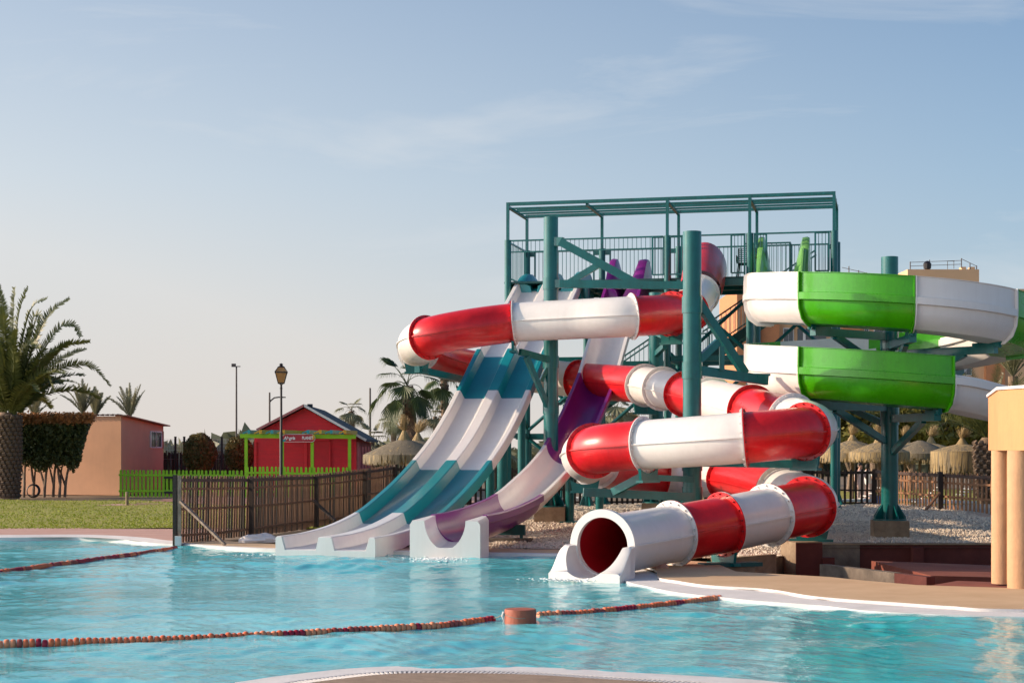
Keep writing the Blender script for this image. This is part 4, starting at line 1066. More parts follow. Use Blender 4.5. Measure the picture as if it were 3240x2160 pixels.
# ------------------------------------------------------------------ red hut
HD = 70.0
hut = thing('red_hut', tuple(at(965, 74, 0)), 'red boarded hut with a grey pitched roof behind the lime pergola', 'hut')
hxl, hxr = at(804, HD, 0).x, at(1127, HD, 0).x
HB = 81.0
hxlb, hxrb = hxl+ (at(1167.6, HB, 0).x-hxr), at(1167.6, HB, 0).x
ze = zy(1392, HD); zr = zy(1281, HD)
xr_ = at(963.7, HD, 0).x
def roofz(x): 
    return zr-(x-xr_)*(zr-zy(1390, HD))/(at(1158, HD, 0).x-xr_) if x > xr_ else zr-(xr_-x)*(zr-zy(1358, HD))/(xr_-at(816, HD, 0).x)
core = MB(); poly = [(hxl, 0), (hxl, roofz(hxl)-.12), (xr_, zr-.12), (hxr, roofz(hxr)-.12), (hxr, 0)]
n = len(poly)
for (dy, ox) in ((HD+.05, 0), (HB, hxrb-hxr)):
    for (x, z) in poly: core.v.append((x+ox, dy, z))
core.f = [tuple(range(n)), tuple(n+i for i in range(n))[::-1]]+[(i, n+i, n+(i+1) % n, (i+1) % n) for i in range(n)]
core.build('wall', M['hut'], hut, sharp=20)
z = .02; k = 0
while z < zr-.2:                                                   # horizontal boards of the front, each its own piece
    h_ = .115
    xl = hxl; xr2 = hxr
    zt = z+h_+.12
    if roofz(hxl) < zt: xl = xr_-(zr-zt)*(xr_-hxl)/(zr-roofz(hxl))
    if roofz(hxr) < zt: xr2 = xr_+(zr-zt)*(hxr-xr_)/(zr-roofz(hxr))
    if xr2-xl > .25:
        b = MB(); b.add([(xl, HD+.06, z), (xr2, HD+.06, z), (xr2, HD+.02, z), (xl, HD+.02, z), (xl, HD+.06, z+h_), (xr2, HD+.06, z+h_), (xr2, HD+.04, z+h_), (xl, HD+.04, z+h_)], [(0, 1, 2, 3), (7, 6, 5, 4), (3, 2, 6, 7), (0, 3, 7, 4), (1, 5, 6, 2)])
        b.build('board', M['hut'], hut, sharp=10)
    z += h_+.008; k += 1
def wallpiece(name, x0, x1, y0, y1, m, th=.05, d=HD-.02, parent=hut):
    a, b_ = at(x0, d, 0).x, at(x1, d, 0).x; za, zb = zy(y1, d), zy(y0, d)
    return MB().box(((a+b_)/2, d, (za+zb)/2), b_-a, th, zb-za).build(name, m, parent)
for (a, b_) in ((804, 812), (962, 972), (1121, 1128)): wallpiece('corner_board', a, b_, 1396, 1566, M['hut'], .07)
wallpiece('door', 994, 1041, 1396, 1566, M['hutdoor'], .06)
for (a, b_) in ((990, 994), (1041, 1046)): wallpiece('door_frame', a, b_, 1392, 1566, M['hut'], .09)
wallpiece('door_frame', 990, 1046, 1389, 1395, M['hut'], .09)
wallpiece('vent_panel', 862, 880, 1359, 1366, M['hutdoor'], .05)
for i in range(9):                                                  # posts and shutters along the right flank
    q = .01+i*.118; x = hxr+(hxrb-hxr)*q+.06; y = HD+(HB-HD)*q
    MB().box((x, y, 1.14), .10, .16, 2.3).build('side_post', M['hutside'], hut)
    if i % 2 == 0 and i < 8: MB().box((x+.0-.02, y+.66, 1.2), .08, .85, 1.8).build('shutter', M['hutdoor'], hut)
# roof: two pitched slabs with white verge trim
ov = .34; 
def slab(xa, xb, mname):
    za, zb = roofz(xa), roofz(xb)
    if xb > hxr: zb = zr-(xb-xr_)*(zr-zy(1390, HD))/(at(1158, HD, 0).x-xr_)
    b = MB(); off = (hxrb-hxr)
    y0, y1 = HD-.35, HB+.35; o0 = -off*.03; o1 = off*1.03
    b.v = [(xa+o0, y0, za-.07), (xb+o0, y0, zb-.07), (xb+o1, y1, zb-.07), (xa+o1, y1, za-.07), (xa+o0, y0, za+.03), (xb+o0, y0, zb+.03), (xb+o1, y1, zb+.03), (xa+o1, y1, za+.03)]
    b.f = [(0, 1, 2, 3), (7, 6, 5, 4), (0, 4, 5, 1), (1, 5, 6, 2), (2, 6, 7, 3), (3, 7, 4, 0)]
    r = b.build('roof', M['roofgrey'], hut, sharp=20)
    MB().beam((xa+o0, y0-.02, za-.02), (xb+o0, y0-.02, zb-.02), .03, .10).build('verge_board', M['frame'] if xb > xr_+.1 else M['hutside'], r)
    return r
slab(xr_, at(1160, HD, 0).x, ''); slab(at(815, HD, 0).x, xr_, '')
MB().box((at(981, HD+1.2, 0).x, HD+1.2, zy(1283, HD+1.2)), .2, .3, .14).build('roof_vent', M['roofgrey'], hut)

# pergola in front of the hut, lime posts and beam with coloured rafters
PD = 66.6
per = thing('pergola', tuple(at(940, PD, 0)), 'lime green pergola with yellow and turquoise rafter ends in front of the red hut', 'pergola')
for x in (779, 893, 988, 1106):
    a = at(x, PD, 0); MB().box((a.x, a.y, zy(1380, PD)/2), .12, .12, zy(1380, PD)).build('post', lm, per)
MB().beam(P(760, 1378.5, PD-.08), P(1126, 1381, PD-.08), .09, .165).build('beam', lm, per)
xs_r = [795, 834, 872, 907, 947, 984, 1018, 1056, 1092]
xs_r = [797, 833, 869, 906, 983, 1021, 1056, 1099]
for i, x in enumerate(xs_r):
    m = (M['tealp'], M['yellow'])[i % 2]
    a = P(x, 1366, PD); b = MB()
    b.beam(a+Vector((-.05, -.45, 0)), a+Vector((-.05+(.5 if x < 950 else .1), 3.2, 0)), .11, .15)
    b.build('rafter', m, per)
    MB().beam(a+Vector((-.30, -.40, -.06)), a+Vector((-.05, -.40, .05)), .05, .05).build('rafter_tip', m, per)
# name board on the pergola (lettering; the cartoon figure on it is left out)
SG = PD-.30
sg_ = thing('sign_board', tuple(P(946, 1386, SG)), 'red name board with white lettering fixed to the lime pergola beam', 'sign')
def rrect(x0, y0, x1, y1, r_, d, th, name, m, parent):
    A, B = P(x0, y1, d), P(x1, y0, d); w, h_ = B.x-A.x, B.z-A.z; r_ = min(r_, h_/2-.001, w/2-.001); pts = []
    for (cx_, cz_, a0) in ((B.x-r_, B.z-r_, 0), (A.x+r_, B.z-r_, PI/2), (A.x+r_, A.z+r_, PI), (B.x-r_, A.z+r_, 1.5*PI)):
        for k in range(6): pts.append((cx_+r_*math.cos(a0+k*PI/10), cz_+r_*math.sin(a0+k*PI/10)))
    b = MB(); n = len(pts)
    for y in (d, d+th):
        for (x, z) in pts: b.v.append((x, y, z))
    b.f = [tuple(range(n)), tuple(n+i for i in range(n))[::-1]]+[(i, n+i, n+(i+1) % n, (i+1) % n) for i in range(n)]
    return b.build(name, m, parent, sharp=25)
rrect(892, 1372.5, 997.5, 1398, .15, SG+.01, .03, 'sign_edge', M['signw'], sg_)
rrect(893.5, 1374, 996, 1396.5, .14, SG-.005, .012, 'sign_face', M['sign'], sg_)
rrect(986, 1375, 995.5, 1390, .09, SG-.012, .005, 'sign_corner', M['yellow'], sg_)
rrect(893.6, 1389, 904, 1396.2, .06, SG-.012, .005, 'sign_corner', M['tealp'], sg_)
def text(body, x, y, size, d, parent, m, shear=0.0, w=1.0):
    cu = bpy.data.curves.new('lettering', 'FONT'); cu.body = body; cu.size = size; cu.extrude = .004; cu.shear = shear
    cu.align_x = 'LEFT'; cu.align_y = 'CENTER'; cu.space_character = 1.0; cu.offset = .006
    tmp = bpy.data.objects.new('lettering', cu); COL.objects.link(tmp); bpy.context.view_layer.update()
    me = bpy.data.meshes.new_from_object(tmp.evaluated_get(bpy.context.evaluated_depsgraph_get())); bpy.data.objects.remove(tmp)
    o = bpy.data.objects.new('lettering', me); COL.objects.link(o); me.materials.clear(); me.materials.append(m)
    o.parent = parent; o.location = P(x, y, d)-WLOC[parent]; o.rotation_euler = (PI/2, 0, 0); o.scale = (w, 1, 1)
    WLOC[o] = WLOC[parent]; return o
text('Alegria', 898, 1385.5, .185, SG-.014, sg_, M['signw'], .25, .86)
text('PLANET', 955.5, 1385.5, .175, SG-.014, sg_, M['signw'], 0, .72)

# ------------------------------------------------------------------ lamp post by the fence
LD = 45.0
lp = at(889.7, LD, 0); lamp = thing('street_lamp', (lp.x, lp.y, 0), 'black lantern lamp post with amber glass standing between the hut and the fence', 'street lamp')
zt = zy(1223, LD)
MB().lathe((lp.x, lp.y, 0), [(.11, 0), (.11, .1), (.075, .14), (.06, .8), (.05, .84), (.05, 1.0)], 16).build('base', M['frame'], lamp)  # light on the foot of the pole painted in as white
MB().lathe((lp.x, lp.y, 0), [(.05, 1.0), (.042, 1.05), (.045, zt*.66), (.034, zt*.67), (.030, zt-.06), (.045, zt-.05), (.03, zt-.03), (.03, zt+.05), (.05, zt+.07)], 14).build('pole', M['black'], lamp)
y0, y1 = zy(1212, LD), zy(1178, LD); yt = zy(1161, LD)
def frust(r0, r1, z0, z1, rot=PI/4+.12, n=4):
    return [[(lp.x+r*math.cos(rot+k*2*PI/n), lp.y+r*math.sin(rot+k*2*PI/n), z) for k in range(n)] for (r, z) in ((r0, z0), (r1, z1))]
A, B = frust(.115, .225, y0, y1); g = MB(); g.add(A+B, [(0, 1, 5, 4), (1, 2, 6, 5), (2, 3, 7, 6), (3, 0, 4, 7)]); g.build('pane', M['amber'], lamp)
A2, B2 = frust(.24, .11, y1+.01, yt); g = MB(); g.add(A2+B2, [(0, 1, 5, 4), (1, 2, 6, 5), (2, 3, 7, 6), (3, 0, 4, 7), (4, 5, 6, 7)]); g.build('roof_pane', M['amber'], lamp)
fb = MB()
for k in range(4):
    fb.beam(A[k], B[k], .016, .016); fb.beam(A2[k], B2[k], .018, .018); fb.beam(B[k], B[(k+1) % 4], .03, .03); fb.beam(A[k], A[(k+1) % 4], .025, .025); fb.beam(B2[k], B2[(k+1) % 4], .02, .02)
    fb.beam((lp.x, lp.y, zt+.06), A[k], .018, .018)
fb.build('lantern_frame', M['black'], lamp)
MB().lathe((lp.x, lp.y, yt), [(.11, 0), (.06, .03), (.035, .05), (.06, .075), (.02, .10), (.0, .11)], 12).build('finial', M['black'], lamp)
# distant plain poles
def pole(x, d, ytop, r, label, arm_=None, name='lamp_pole'):
    b0 = at(x, d, 0); z = zy(ytop, d); o = thing(name, (b0.x, b0.y, 0), label, 'pole')
    MB().tube([(b0.x, b0.y, 0), (b0.x, b0.y, z)], [r, r*.7], 8).build('pole', M['grayiron'], o)
    if arm_ == 'flood':
        MB().box((b0.x-.18, b0.y, z+.1), .28, .14, .22).build('floodlight', M['grayiron'], o); MB().box((b0.x+.12, b0.y, z+.02), .3, .06, .06).build('bracket', M['grayiron'], o)
    if arm_ == 'arm':
        pts = [P(853, 1272, d), P(858, 1266, d), P(868, 1258, d), P(882, 1256, d), P(897, 1256.5, d)]
        MB().tube(pts, .045, 6).build('arm', M['grayiron'], o); MB().box(tuple(P(890, 1256.5, d)), .5, .15, .06).build('lamp_head', M['grayiron'], o)
    return o
pole(748, 110, 1160, .075, 'tall thin floodlight pole left of the lamp post', 'flood')
pole(853, 95, 1241, .07, 'thin street light pole with a curved arm behind the hut', 'arm')
pole(1171, 105, 1227, .08, 'plain thin pole rising right of the red hut roof')

# ------------------------------------------------------------------ peach building on the left
LBD = 70.5
pb = thing('peach_building', tuple(at(250, 74, 0)), 'low peach rendered building with a tiled roof edge and one small window', 'building')
cA, cB, cC = at(383, LBD, 0), at(517, 77.5, 0), at(-330, 74.0, 0)
ztl, ztr = zy(1316, LBD), zy(1348, 77.5)
w_ = MB(); back = Vector((-1.0, 9, 0))
pts = [cC, cA, cB, cB+Vector((-2.5, 6, 0)), cC+Vector((0, 14, 0))]; tops = [ztl+.02, ztl, ztr, ztr, ztl+.02]
for p in pts: w_.v.append((p.x, p.y, 0))
for p, z in zip(pts, tops): w_.v.append((p.x, p.y, z))
w_.f = [(i, (i+1) % 5, 5+(i+1) % 5, 5+i) for i in range(5)]+[(5, 6, 7, 8, 9)]
w_.build('wall', M['peach'], pb, sharp=15)
# roof edge: curved tiles along the long side, a thin slab on the short side
tmesh = MB()
for k in range(9):
    a = PI*k/8
    for y in (-.14, .5): tmesh.v.append((-.095*math.cos(a), y, .065*math.sin(a)))
for k in range(8): tmesh.f.append((2*k, 2*k+1, 2*k+3, 2*k+2))
tile_me = tmesh.mesh('roof_tile', m=M['tile'])
nt = 47
for i in range(nt):
    p = cC.lerp(cA, (i+.5)/nt)
    inst('roof_tile', tile_me, pb, (p.x, p.y, ztl+.03), (0, 0, 0))
d_ = (cB-cA).normalized(); nrm = Vector((d_.y, -d_.x, 0))
MB().beam(cA+UPZ*(ztl+.03)-d_*.1+nrm*.02, cB+UPZ*(ztr+.02)+d_*.25+nrm*.02, .5, .05).build('roof_edge', M['tile'], pb)
# window in the short wall, set back
q = .80; wc = cA.lerp(cB, q); wz = zy(1390, wc.y)
hwid, hh = .95, .36
fr_ = MB(); c0 = wc+nrm*.02
for sgn in (-1, 1): fr_.beam(c0+d_*sgn*hwid+UPZ*(wz-hh), c0+d_*sgn*hwid+UPZ*(wz+hh), .06, .10, up=d_)
for sgn in (-1, 1): fr_.beam(c0-d_*hwid+UPZ*(wz+sgn*hh), c0+d_*hwid+UPZ*(wz+sgn*hh), .06, .06)
fr_.beam(c0+UPZ*(wz-hh), c0+UPZ*(wz+hh), .05, .08, up=d_)
wf = fr_.build('window_frame', M['frame'], pb)
MB().beam(c0-d_*hwid*.98+UPZ*wz-nrm*.0, c0+d_*hwid*.98+UPZ*wz, .02, hh*1.9).build('window_pane', M['glass'], wf)
MB().beam(c0+d_*(hwid+.25)+UPZ*(wz-hh*1.1)-nrm*.01, c0+d_*(hwid+.25)+UPZ*(wz+hh*1.1)-nrm*.01, .03, .4, up=d_).build('window_reveal', M['tile'], pb)
for i in range(3): MB().beam(c0-d_*(hwid-.3*i-.2)+UPZ*(wz-hh)+nrm*.05, c0-d_*(hwid-.3*i-.2)+UPZ*(wz+hh)+nrm*.05, .02, .02, up=d_).build('window_bar', M['black'], wf)

# reed screen and iron posts behind the garden
rs = thing('reed_screen', tuple(at(700, 82, 0)), 'dark brown reed screen behind the round bushes', 'screen')
A, B = at(505, 80, 0), at(800, 80, 0); nr_ = 150
rm = MB().tube([(0, 0, 0), (0, 0, 1.85)], .028, 5).mesh('reed', m=M['reed'])
for i in range(nr_):
    p = A.lerp(B, (i+random.random())/nr_); o = inst('reed', rm, rs, (p.x, p.y+random.uniform(-.03, .03), 0), (random.uniform(-.02, .02), random.uniform(-.03, .03), 0), (1, 1, random.uniform(.88, 1.04)))
for z in (.4, 1.5): MB().beam(A+UPZ*z-Vector((0, .05, 0)), B+UPZ*z-Vector((0, .05, 0)), .02, .02).build('wire', M['wire'], rs)
for (x, yt) in ((555, 1382), (583, 1382), (702, 1383), (733, 1393)):
    b0 = at(x, 79, 0); o = thing('fence_post', (b0.x, b0.y, 0), {555: 'dark iron post in front of the reed screen beside the peach wall', 583: 'dark iron post in front of the reed screen just left of the round bush', 702: 'dark iron post in front of the reed screen between the two round bushes', 733: 'shorter dark iron post in front of the reed screen left of the second bush'}[x], 'post', 'iron posts along the reed screen')
    MB().box((b0.x, b0.y, zy(yt, 79)/2), .10, .06, zy(yt, 79)).build('shaft', M['black'], o)
    MB().box((b0.x, b0.y, zy(yt, 79)+.01), .12, .08, .03).build('cap', M['black'], o)
wf_ = thing('wire_fence', tuple(at(640, 83, 0)), 'pale wire mesh fence showing above the reed screen', 'fence')
A, B = at(500, 83, 0), at(800, 83, 0)
wm = MB()
for i in range(13): MB().beam(A+UPZ*(1.75+.06*i), B+UPZ*(1.75+.06*i), .008, .008).build('strand', M['frame'], wf_) if i % 3 == 0 else None
for i in range(60):
    p = A.lerp(B, i/59); wm.beam(p+UPZ*0, p+UPZ*2.47, .008, .008)
wo = wm.build('mesh_wires', M['frame'], wf_, sharp=None); wo['kind'] = 'stuff'

# ------------------------------------------------------------------ plants
def leafcloud(name, C_, size, m, parent, asp=1.8, up=None):
    n = len(C_); C_ = np.asarray(C_)
    a = RNG.normal(size=(n, 3)); a /= np.linalg.norm(a, axis=1, keepdims=True)
    r = RNG.normal(size=(n, 3))
    if up is not None: r = r*.6+np.array(up)
    b = np.cross(a, r); b /= np.linalg.norm(b, axis=1, keepdims=True)+1e-9
    s_ = size*RNG.uniform(.6, 1.35, (n, 1)); a = a*s_*asp/2; b = b*s_/2
    V = np.stack([C_-a, C_+b*.9, C_+a, C_-b*.9], 1)
    return mesh_np(name, V, np.arange(n*4).reshape(-1, 4), m, parent)
# clipped hedge on bare trunks in front of the peach wall
HDG = 68.0
hed = thing('clipped_hedge', tuple(at(170, HDG, 0)), 'flat-topped dark hedge on bare twisted trunks in front of the peach wall', 'hedge')
n = 21000
px_ = RNG.uniform(38, 296, n); yy = RNG.random(n); dd = RNG.uniform(-1.0, 1.0, n)
ytop = 1312+RNG.normal(0, 3, n); 
ybot = 1470-np.clip((px_-225)/70, 0, 1)**2*95+9*np.sin(px_*.06)+RNG.normal(0, 9, n)
xr_edge = 296-np.clip((1312+yy*150-1330)/130, 0, 1)*42
keep = px_ < xr_edge
ypx = ytop+(ybot-ytop)*yy; 
C_ = np.stack([(px_-CX)/F*(HDG+dd*.9), HDG+dd*.9, CAMZ-(ypx-HY)/F*HDG], -1)[keep]
ed = (np.abs(dd[keep]) > .55) | (yy[keep] < .12) | (RNG.random(keep.sum()) < .45)
C_ = C_[ed]; topm = (C_[:, 2] > zy(1341, HDG))
leafcloud('foliage', C_[~topm], .10, M['leaf'], hed); leafcloud('sunlit_top', np.concatenate([C_[topm], C_[topm]+RNG.normal(0, .05, C_[topm].shape)]), .085, M['leafsun'], hed)  # uppermost leaves coloured as if sunlit
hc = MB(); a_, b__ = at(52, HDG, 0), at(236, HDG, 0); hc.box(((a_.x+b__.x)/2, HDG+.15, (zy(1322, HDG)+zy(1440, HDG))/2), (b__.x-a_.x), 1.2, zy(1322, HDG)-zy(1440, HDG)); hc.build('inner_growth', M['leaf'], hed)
for (x, fork) in ((75, 6), (105, -8), (140, 14), (168, 10), (188, -7), (205, 18)):
    g0 = at(x, HDG-.1+random.uniform(-.3, .3), 0); tb_ = MB()
    tb_.tube([g0, g0+Vector((.03, 0, .5)), P(x+fork*.4, 1500, HDG), P(x+fork, 1455, HDG)], [.065, .055, .05, .04], 8)
    tb_.tube([g0+Vector((.03, 0, .45)), P(x-fork*.8, 1490, HDG+.2), P(x-fork*2.0, 1450, HDG+.2)], [.05, .035, .03], 7)
    tb_.build('trunk', M['bark'], hed)
cq = at(106, HDG-.7, .28); ho = thing('hose_coil', tuple(cq), 'coiled dark hose leaning under the hedge trunks', 'hose')
for k in range(4): MB().tube([cq+Vector((math.cos(a)*(.27-.012*k), -.04*k+.10*math.sin(a)*.3, math.sin(a)*(.27-.012*k))) for a in np.linspace(0, 2*PI, 26)], .022, 6, caps=False).build('coil', M['black'], ho)
# round clipped bushes
def bush(x, yc, rx, rz, d, label):
    c = P(x, yc, d); o = thing('round_bush', (c.x, c.y, 0), label, 'bush', 'round clipped bushes')
    n = 6500; u = RNG.normal(size=(n, 3)); u /= np.linalg.norm(u, axis=1, keepdims=True); r = 1-np.abs(RNG.normal(0, .06, n)); r += .03*np.sin(u[:, 0]*9+u[:, 2]*7)
    C_ = np.array(c)+u*r[:, None]*np.array([rx, rx, rz])/F*d; C_[:, 2] = np.maximum(C_[:, 2], .1)
    leafcloud('foliage', C_, .085, M['bush'], o)
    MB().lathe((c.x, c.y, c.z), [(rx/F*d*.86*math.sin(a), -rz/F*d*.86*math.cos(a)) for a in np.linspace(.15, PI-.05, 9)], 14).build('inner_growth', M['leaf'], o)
    MB().tube([(c.x, c.y, 0), (c.x, c.y, c.z-rz/F*d*.7)], .08, 7).build('trunk', M['bark'], o)
bush(632, 1433, 52, 62, 74, 'clipped round bush standing nearer the peach building'); bush(758, 1435, 46, 55, 75, 'clipped round bush half behind the left pergola post')

# palms
def frond_curve(o, az, el, L, droop, n=12):
    pts = [Vector(o)]; d = Vector((math.cos(az)*math.cos(el), math.sin(az)*math.cos(el), math.sin(el)))
    for i in range(n):
        q = i/n; d = (d-UPZ*droop*(.3+1.5*q)/n).normalized(); pts.append(pts[-1]+d*(L/n))
    return pts
def date_frond(parent, o, az, el, L, droop, m, nl=44, ll=.42, lw=.028, r=.022, curve=None, roll=None):
    roll = random.uniform(-.7, .7) if roll is None else roll; cr, sr = math.cos(roll), math.sin(roll)
    pts = curve or frond_curve(o, az, el, L, droop); pts = resample(pts, nl+6); V = []; Fq = []
    for i in range(5, nl+5):
        p = pts[i]; t = (pts[i+1]-pts[i-1]).normalized(); s_ = t.cross(UPZ); s_ = s_.normalized() if s_.length > .1 else Vector((1, 0, 0)); u = s_.cross(t); s_, u = s_*cr+u*sr, u*cr-s_*sr
        q = (i-5)/nl; l_ = ll*(.35+.65*math.sin(PI*min(1, .15+q*.8)))*(1-.35*q)*random.uniform(.85, 1.12)
        for sg in (-1, 1):
            dirn = (s_*sg*.75+t*.55+u*random.uniform(.1, .55)-UPZ*random.uniform(.0, .25)).normalized()
            w_ = t*lw*.5; tip = p+dirn*l_; b = len(V); mid_ = p+dirn*l_*.5-UPZ*.01
            V += [p-w_, p+w_, mid_+w_*1.1, tip, mid_-w_*1.1]; Fq += [(b, b+1, b+2, b+4), (b+4, b+2, b+3, b+3)]
    b = MB(); b.tube(pts[::3]+[pts[-1]], [r*(1-.85*i/len(pts[::3])) for i in range(len(pts[::3])+1)], 5)
    v0 = len(b.v); b.v += [tuple(v) for v in V]; b.f += [tuple(dict.fromkeys(i+v0 for i in f)) for f in Fq]
    me = bpy.data.meshes.new('frond'); sh = WLOC[parent]; me.from_pydata([(v[0]-sh[0], v[1]-sh[1], v[2]-sh[2]) for v in b.v], [], b.f)
    me.materials.append(m); ob = bpy.data.objects.new('frond', me); COL.objects.link(ob); ob.parent = parent; WLOC[ob] = sh
    return ob
PDD = 66.0
big = thing('date_palm', tuple(at(26, PDD, .05)), 'big date palm with a thick scaly trunk and long arching fronds left of the hedge', 'palm tree')
bc = at(26, PDD, 0); ztop = zy(1316, PDD); rt = .53
MB().lathe((bc.x, bc.y, 0), [(.45, 0), (.41, .3), (.44, 1.0), (.48, 1.8), (.47, ztop-.3), (.32, ztop+.15)], 20).build('trunk', M['palmtrunk'], big)
bmesh_b = MB(); bmesh_b.add([(-.10, 0, -.07), (.10, 0, -.07), (.085, -.075, -.02), (-.085, -.075, -.02), (-.06, 0, .13), (.06, 0, .13), (.05, -.10, .07), (-.05, -.10, .07)], [(0, 1, 2, 3), (7, 6, 5, 4), (3, 2, 6, 7), (0, 3, 7, 4), (1, 5, 6, 2)])
boot_me = bmesh_b.mesh('leaf_base', m=M['boot'], sharp=30)
row = 0; z = .1
while z < ztop-.02:
    rr = .41+.07*min(1, z/1.8)
    for k in range(15):
        a = 2*PI*(k+.5*(row % 2))/15+row*.05
        if math.sin(a) > .35: continue
        inst('leaf_base', boot_me, big, (bc.x+rr*math.cos(a), bc.y+rr*math.sin(a), z), (random.uniform(-.15, .15), random.uniform(-.12, .12), a+PI/2), (1, 1, 1))
    z += .165; row += 1
ro = Vector((bc.x, bc.y, ztop))
specs = []
for i in range(34):
    az = i*2.399+random.uniform(-.2, .2); q = (i+.5)/34
    el = 1.45-.85*q+random.uniform(-.08, .08); specs.append((az, el, random.uniform(3.0, 4.4), .6+.8*q))

for (az, el, L, dr) in specs: date_frond(big, ro+Vector((math.cos(az)*.2, math.sin(az)*.2, random.uniform(-.1, .25))), az, el, L, dr, M['frond'], nl=54, ll=.46, lw=.065)
for (pp_, dd_) in (([(26, 1300), (36, 1180), (40, 1040), (46, 907)], 0), ([(28, 1300), (48, 1120), (60, 990), (90, 906)], .6), ([(24, 1300), (22, 1120), (14, 990), (-8, 900)], -.3), ([(30, 1300), (66, 1100), (100, 975), (150, 944)], -.4), ([(34, 1302), (92, 1130), (150, 1000), (222, 943)], .2), ([(40, 1305), (108, 1165), (180, 1045), (232, 1026), (257, 1066)], -.5), ([(42, 1305), (118, 1185), (200, 1096), (286, 1080)], .5), ([(45, 1310), (120, 1212), (200, 1162), (285, 1158), (350, 1222)], -.2), ([(40, 1310), (88, 1225), (140, 1180), (172, 1240)], -.9), ([(36, 1305), (76, 1170), (104, 1010), (128, 1005), (110, 1080)], -.7), ([(44, 1312), (100, 1250), (160, 1205), (200, 1210)], .9), ([(20, 1305), (10, 1150), (-30, 1040), (-90, 1010)], -.6), ([(34, 1303), (60, 1150), (96, 1085), (128, 1100)], -1.1), ([(30, 1303), (44, 1190), (40, 1100), (18, 1080)], -1.2)):
    n_ = len(pp_); cv = catmull([P(x, y, PDD+dd_*1.6*(i/(n_-1))-.3) for i, (x, y) in enumerate(pp_)], 6)
    date_frond(big, None, 0, 0, 0, 0, M['frond'], nl=66, ll=.48, lw=.065, r=.035, curve=cv, roll=random.choice((-1, 1))*random.uniform(.6, 1.25))
def small_date(x, yb, yc, d, L, nf, label, spread=.75):
    b0 = at(x, d, 0); zc_ = zy(yc, d); o = thing('distant_palm', (b0.x, b0.y, 0), label, 'palm tree', 'small palms in the distance')
    MB().tube([(b0.x, b0.y, 0), (b0.x+.05, b0.y, zc_*.5), (b0.x, b0.y, zc_)], [.25, .2, .22], 9).build('trunk', M['palmtrunk'], o)
    for i in range(nf):
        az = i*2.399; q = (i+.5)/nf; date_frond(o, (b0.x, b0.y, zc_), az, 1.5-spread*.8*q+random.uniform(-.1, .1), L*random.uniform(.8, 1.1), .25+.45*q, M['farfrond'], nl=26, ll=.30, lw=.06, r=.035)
small_date(110, 0, 1322, 105, 2.1, 12, 'small palm showing above the roof behind the big date palm', .9)
small_date(262, 0, 1310, 105, 2.3, 18, 'tallest of the small palms above the peach roof')
small_date(303, 0, 1318, 108, 1.9, 12, 'short palm close beside the tallest small palm above the peach roof')
small_date(412, 0, 1322, 105, 2.2, 13, 'small palm alone above the right end of the peach roof')

def fan_leaf(parent, o, az, el, Lp, R, droop, m, nseg=26, spread=2.3, fold=.25, tipdroop=.5, r=.016):
    pts = frond_curve(o, az, el, Lp, droop, 8); p = pts[-1]; t = (pts[-1]-pts[-2]).normalized(); s_ = t.cross(UPZ); s_ = s_.normalized() if s_.length > .1 else Vector((1, 0, 0)); u = s_.cross(t)
    b = MB(); b.tube(pts[::2], [r, r*.9, r*.8, r*.7, r*.6][:len(pts[::2])], 5)
    for k in range(nseg):
        a = (k/(nseg-1)-.5)*spread*2/1.0; da = spread*2/(nseg-1)*.55
        L_k = R*(.78+.22*math.cos(a))*random.uniform(.92, 1.06)
        def pt(rr, aa, dr): return p+(t*math.cos(aa)+s_*math.sin(aa))*rr+u*(fold*abs(math.sin(aa))*rr*.4)-UPZ*dr
        zig = .02*(1 if k % 2 else -1)
        v = [p, pt(L_k*.55, a-da, .05*R), pt(L_k*.55, a+da, .05*R), pt(L_k*.8, a+da*.4, .22*R*tipdroop), pt(L_k*.8, a-da*.4, .22*R*tipdroop), pt(L_k*.97, a, R*tipdroop*.75)]
        v[1] += u*zig; v[2] -= u*zig
        n0 = len(b.v); b.v += [tuple(q) for q in v]; b.f += [(n0, n0+1, n0+2), (n0+1, n0+4, n0+3, n0+2), (n0+4, n0+5, n0+3)]
    me = bpy.data.meshes.new('fan_leaf'); sh = WLOC[parent]; me.from_pydata([(q[0]-sh[0], q[1]-sh[1], q[2]-sh[2]) for q in b.v], [], b.f); me.materials.append(m)
    ob = bpy.data.objects.new('fan_leaf', me); COL.objects.link(ob); ob.parent = parent; WLOC[ob] = sh
def fan_palm(x0, x1, yc, d, r0, nf, Lp, R, label, m, group=None, name='fan_palm', nseg=26, skirt=0):
    b0 = at(x0, d, 0); zc_ = zy(yc, d); c = at(x1, d, zc_); o = thing(name, (b0.x, b0.y, 0), label, 'palm tree', group)
    tm = MB(); pts = [Vector((b0.x, b0.y, 0)).lerp(Vector(c), q)+Vector((.05*math.sin(q*3), 0, 0)) for q in np.linspace(0, 1, 9)]
    tm.tube(pts, [r0*(1.15-.4*q) for q in np.linspace(0, 1, 9)], 14); tm.build('trunk', M['palmtrunk'], o)
    if r0 > .2:
        for i in range(90):
            q = random.random(); p = pts[0].lerp(pts[-1], .45+.55*q); a = random.uniform(-PI, .2); rr = r0*(1.12-.4*(.45+.55*q))
            inst('leaf_base', boot_me, o, (p.x+rr*math.cos(a), p.y+rr*math.sin(a), p.z), (random.uniform(.2, .6), 0, a+PI/2), (.55, .55, .6))
    for i in range(nf):
        az = i*2.399+.4; q = (i+.5)/nf
        fan_leaf(o, c+UPZ*random.uniform(-.1, .2), az, 1.35-1.75*q+random.uniform(-.15, .15), Lp*random.uniform(.8, 1.15), R*random.uniform(.85, 1.1), .5+1.5*q, m, nseg=nseg, tipdroop=.35+.5*q, spread=1.25)
    return o, c
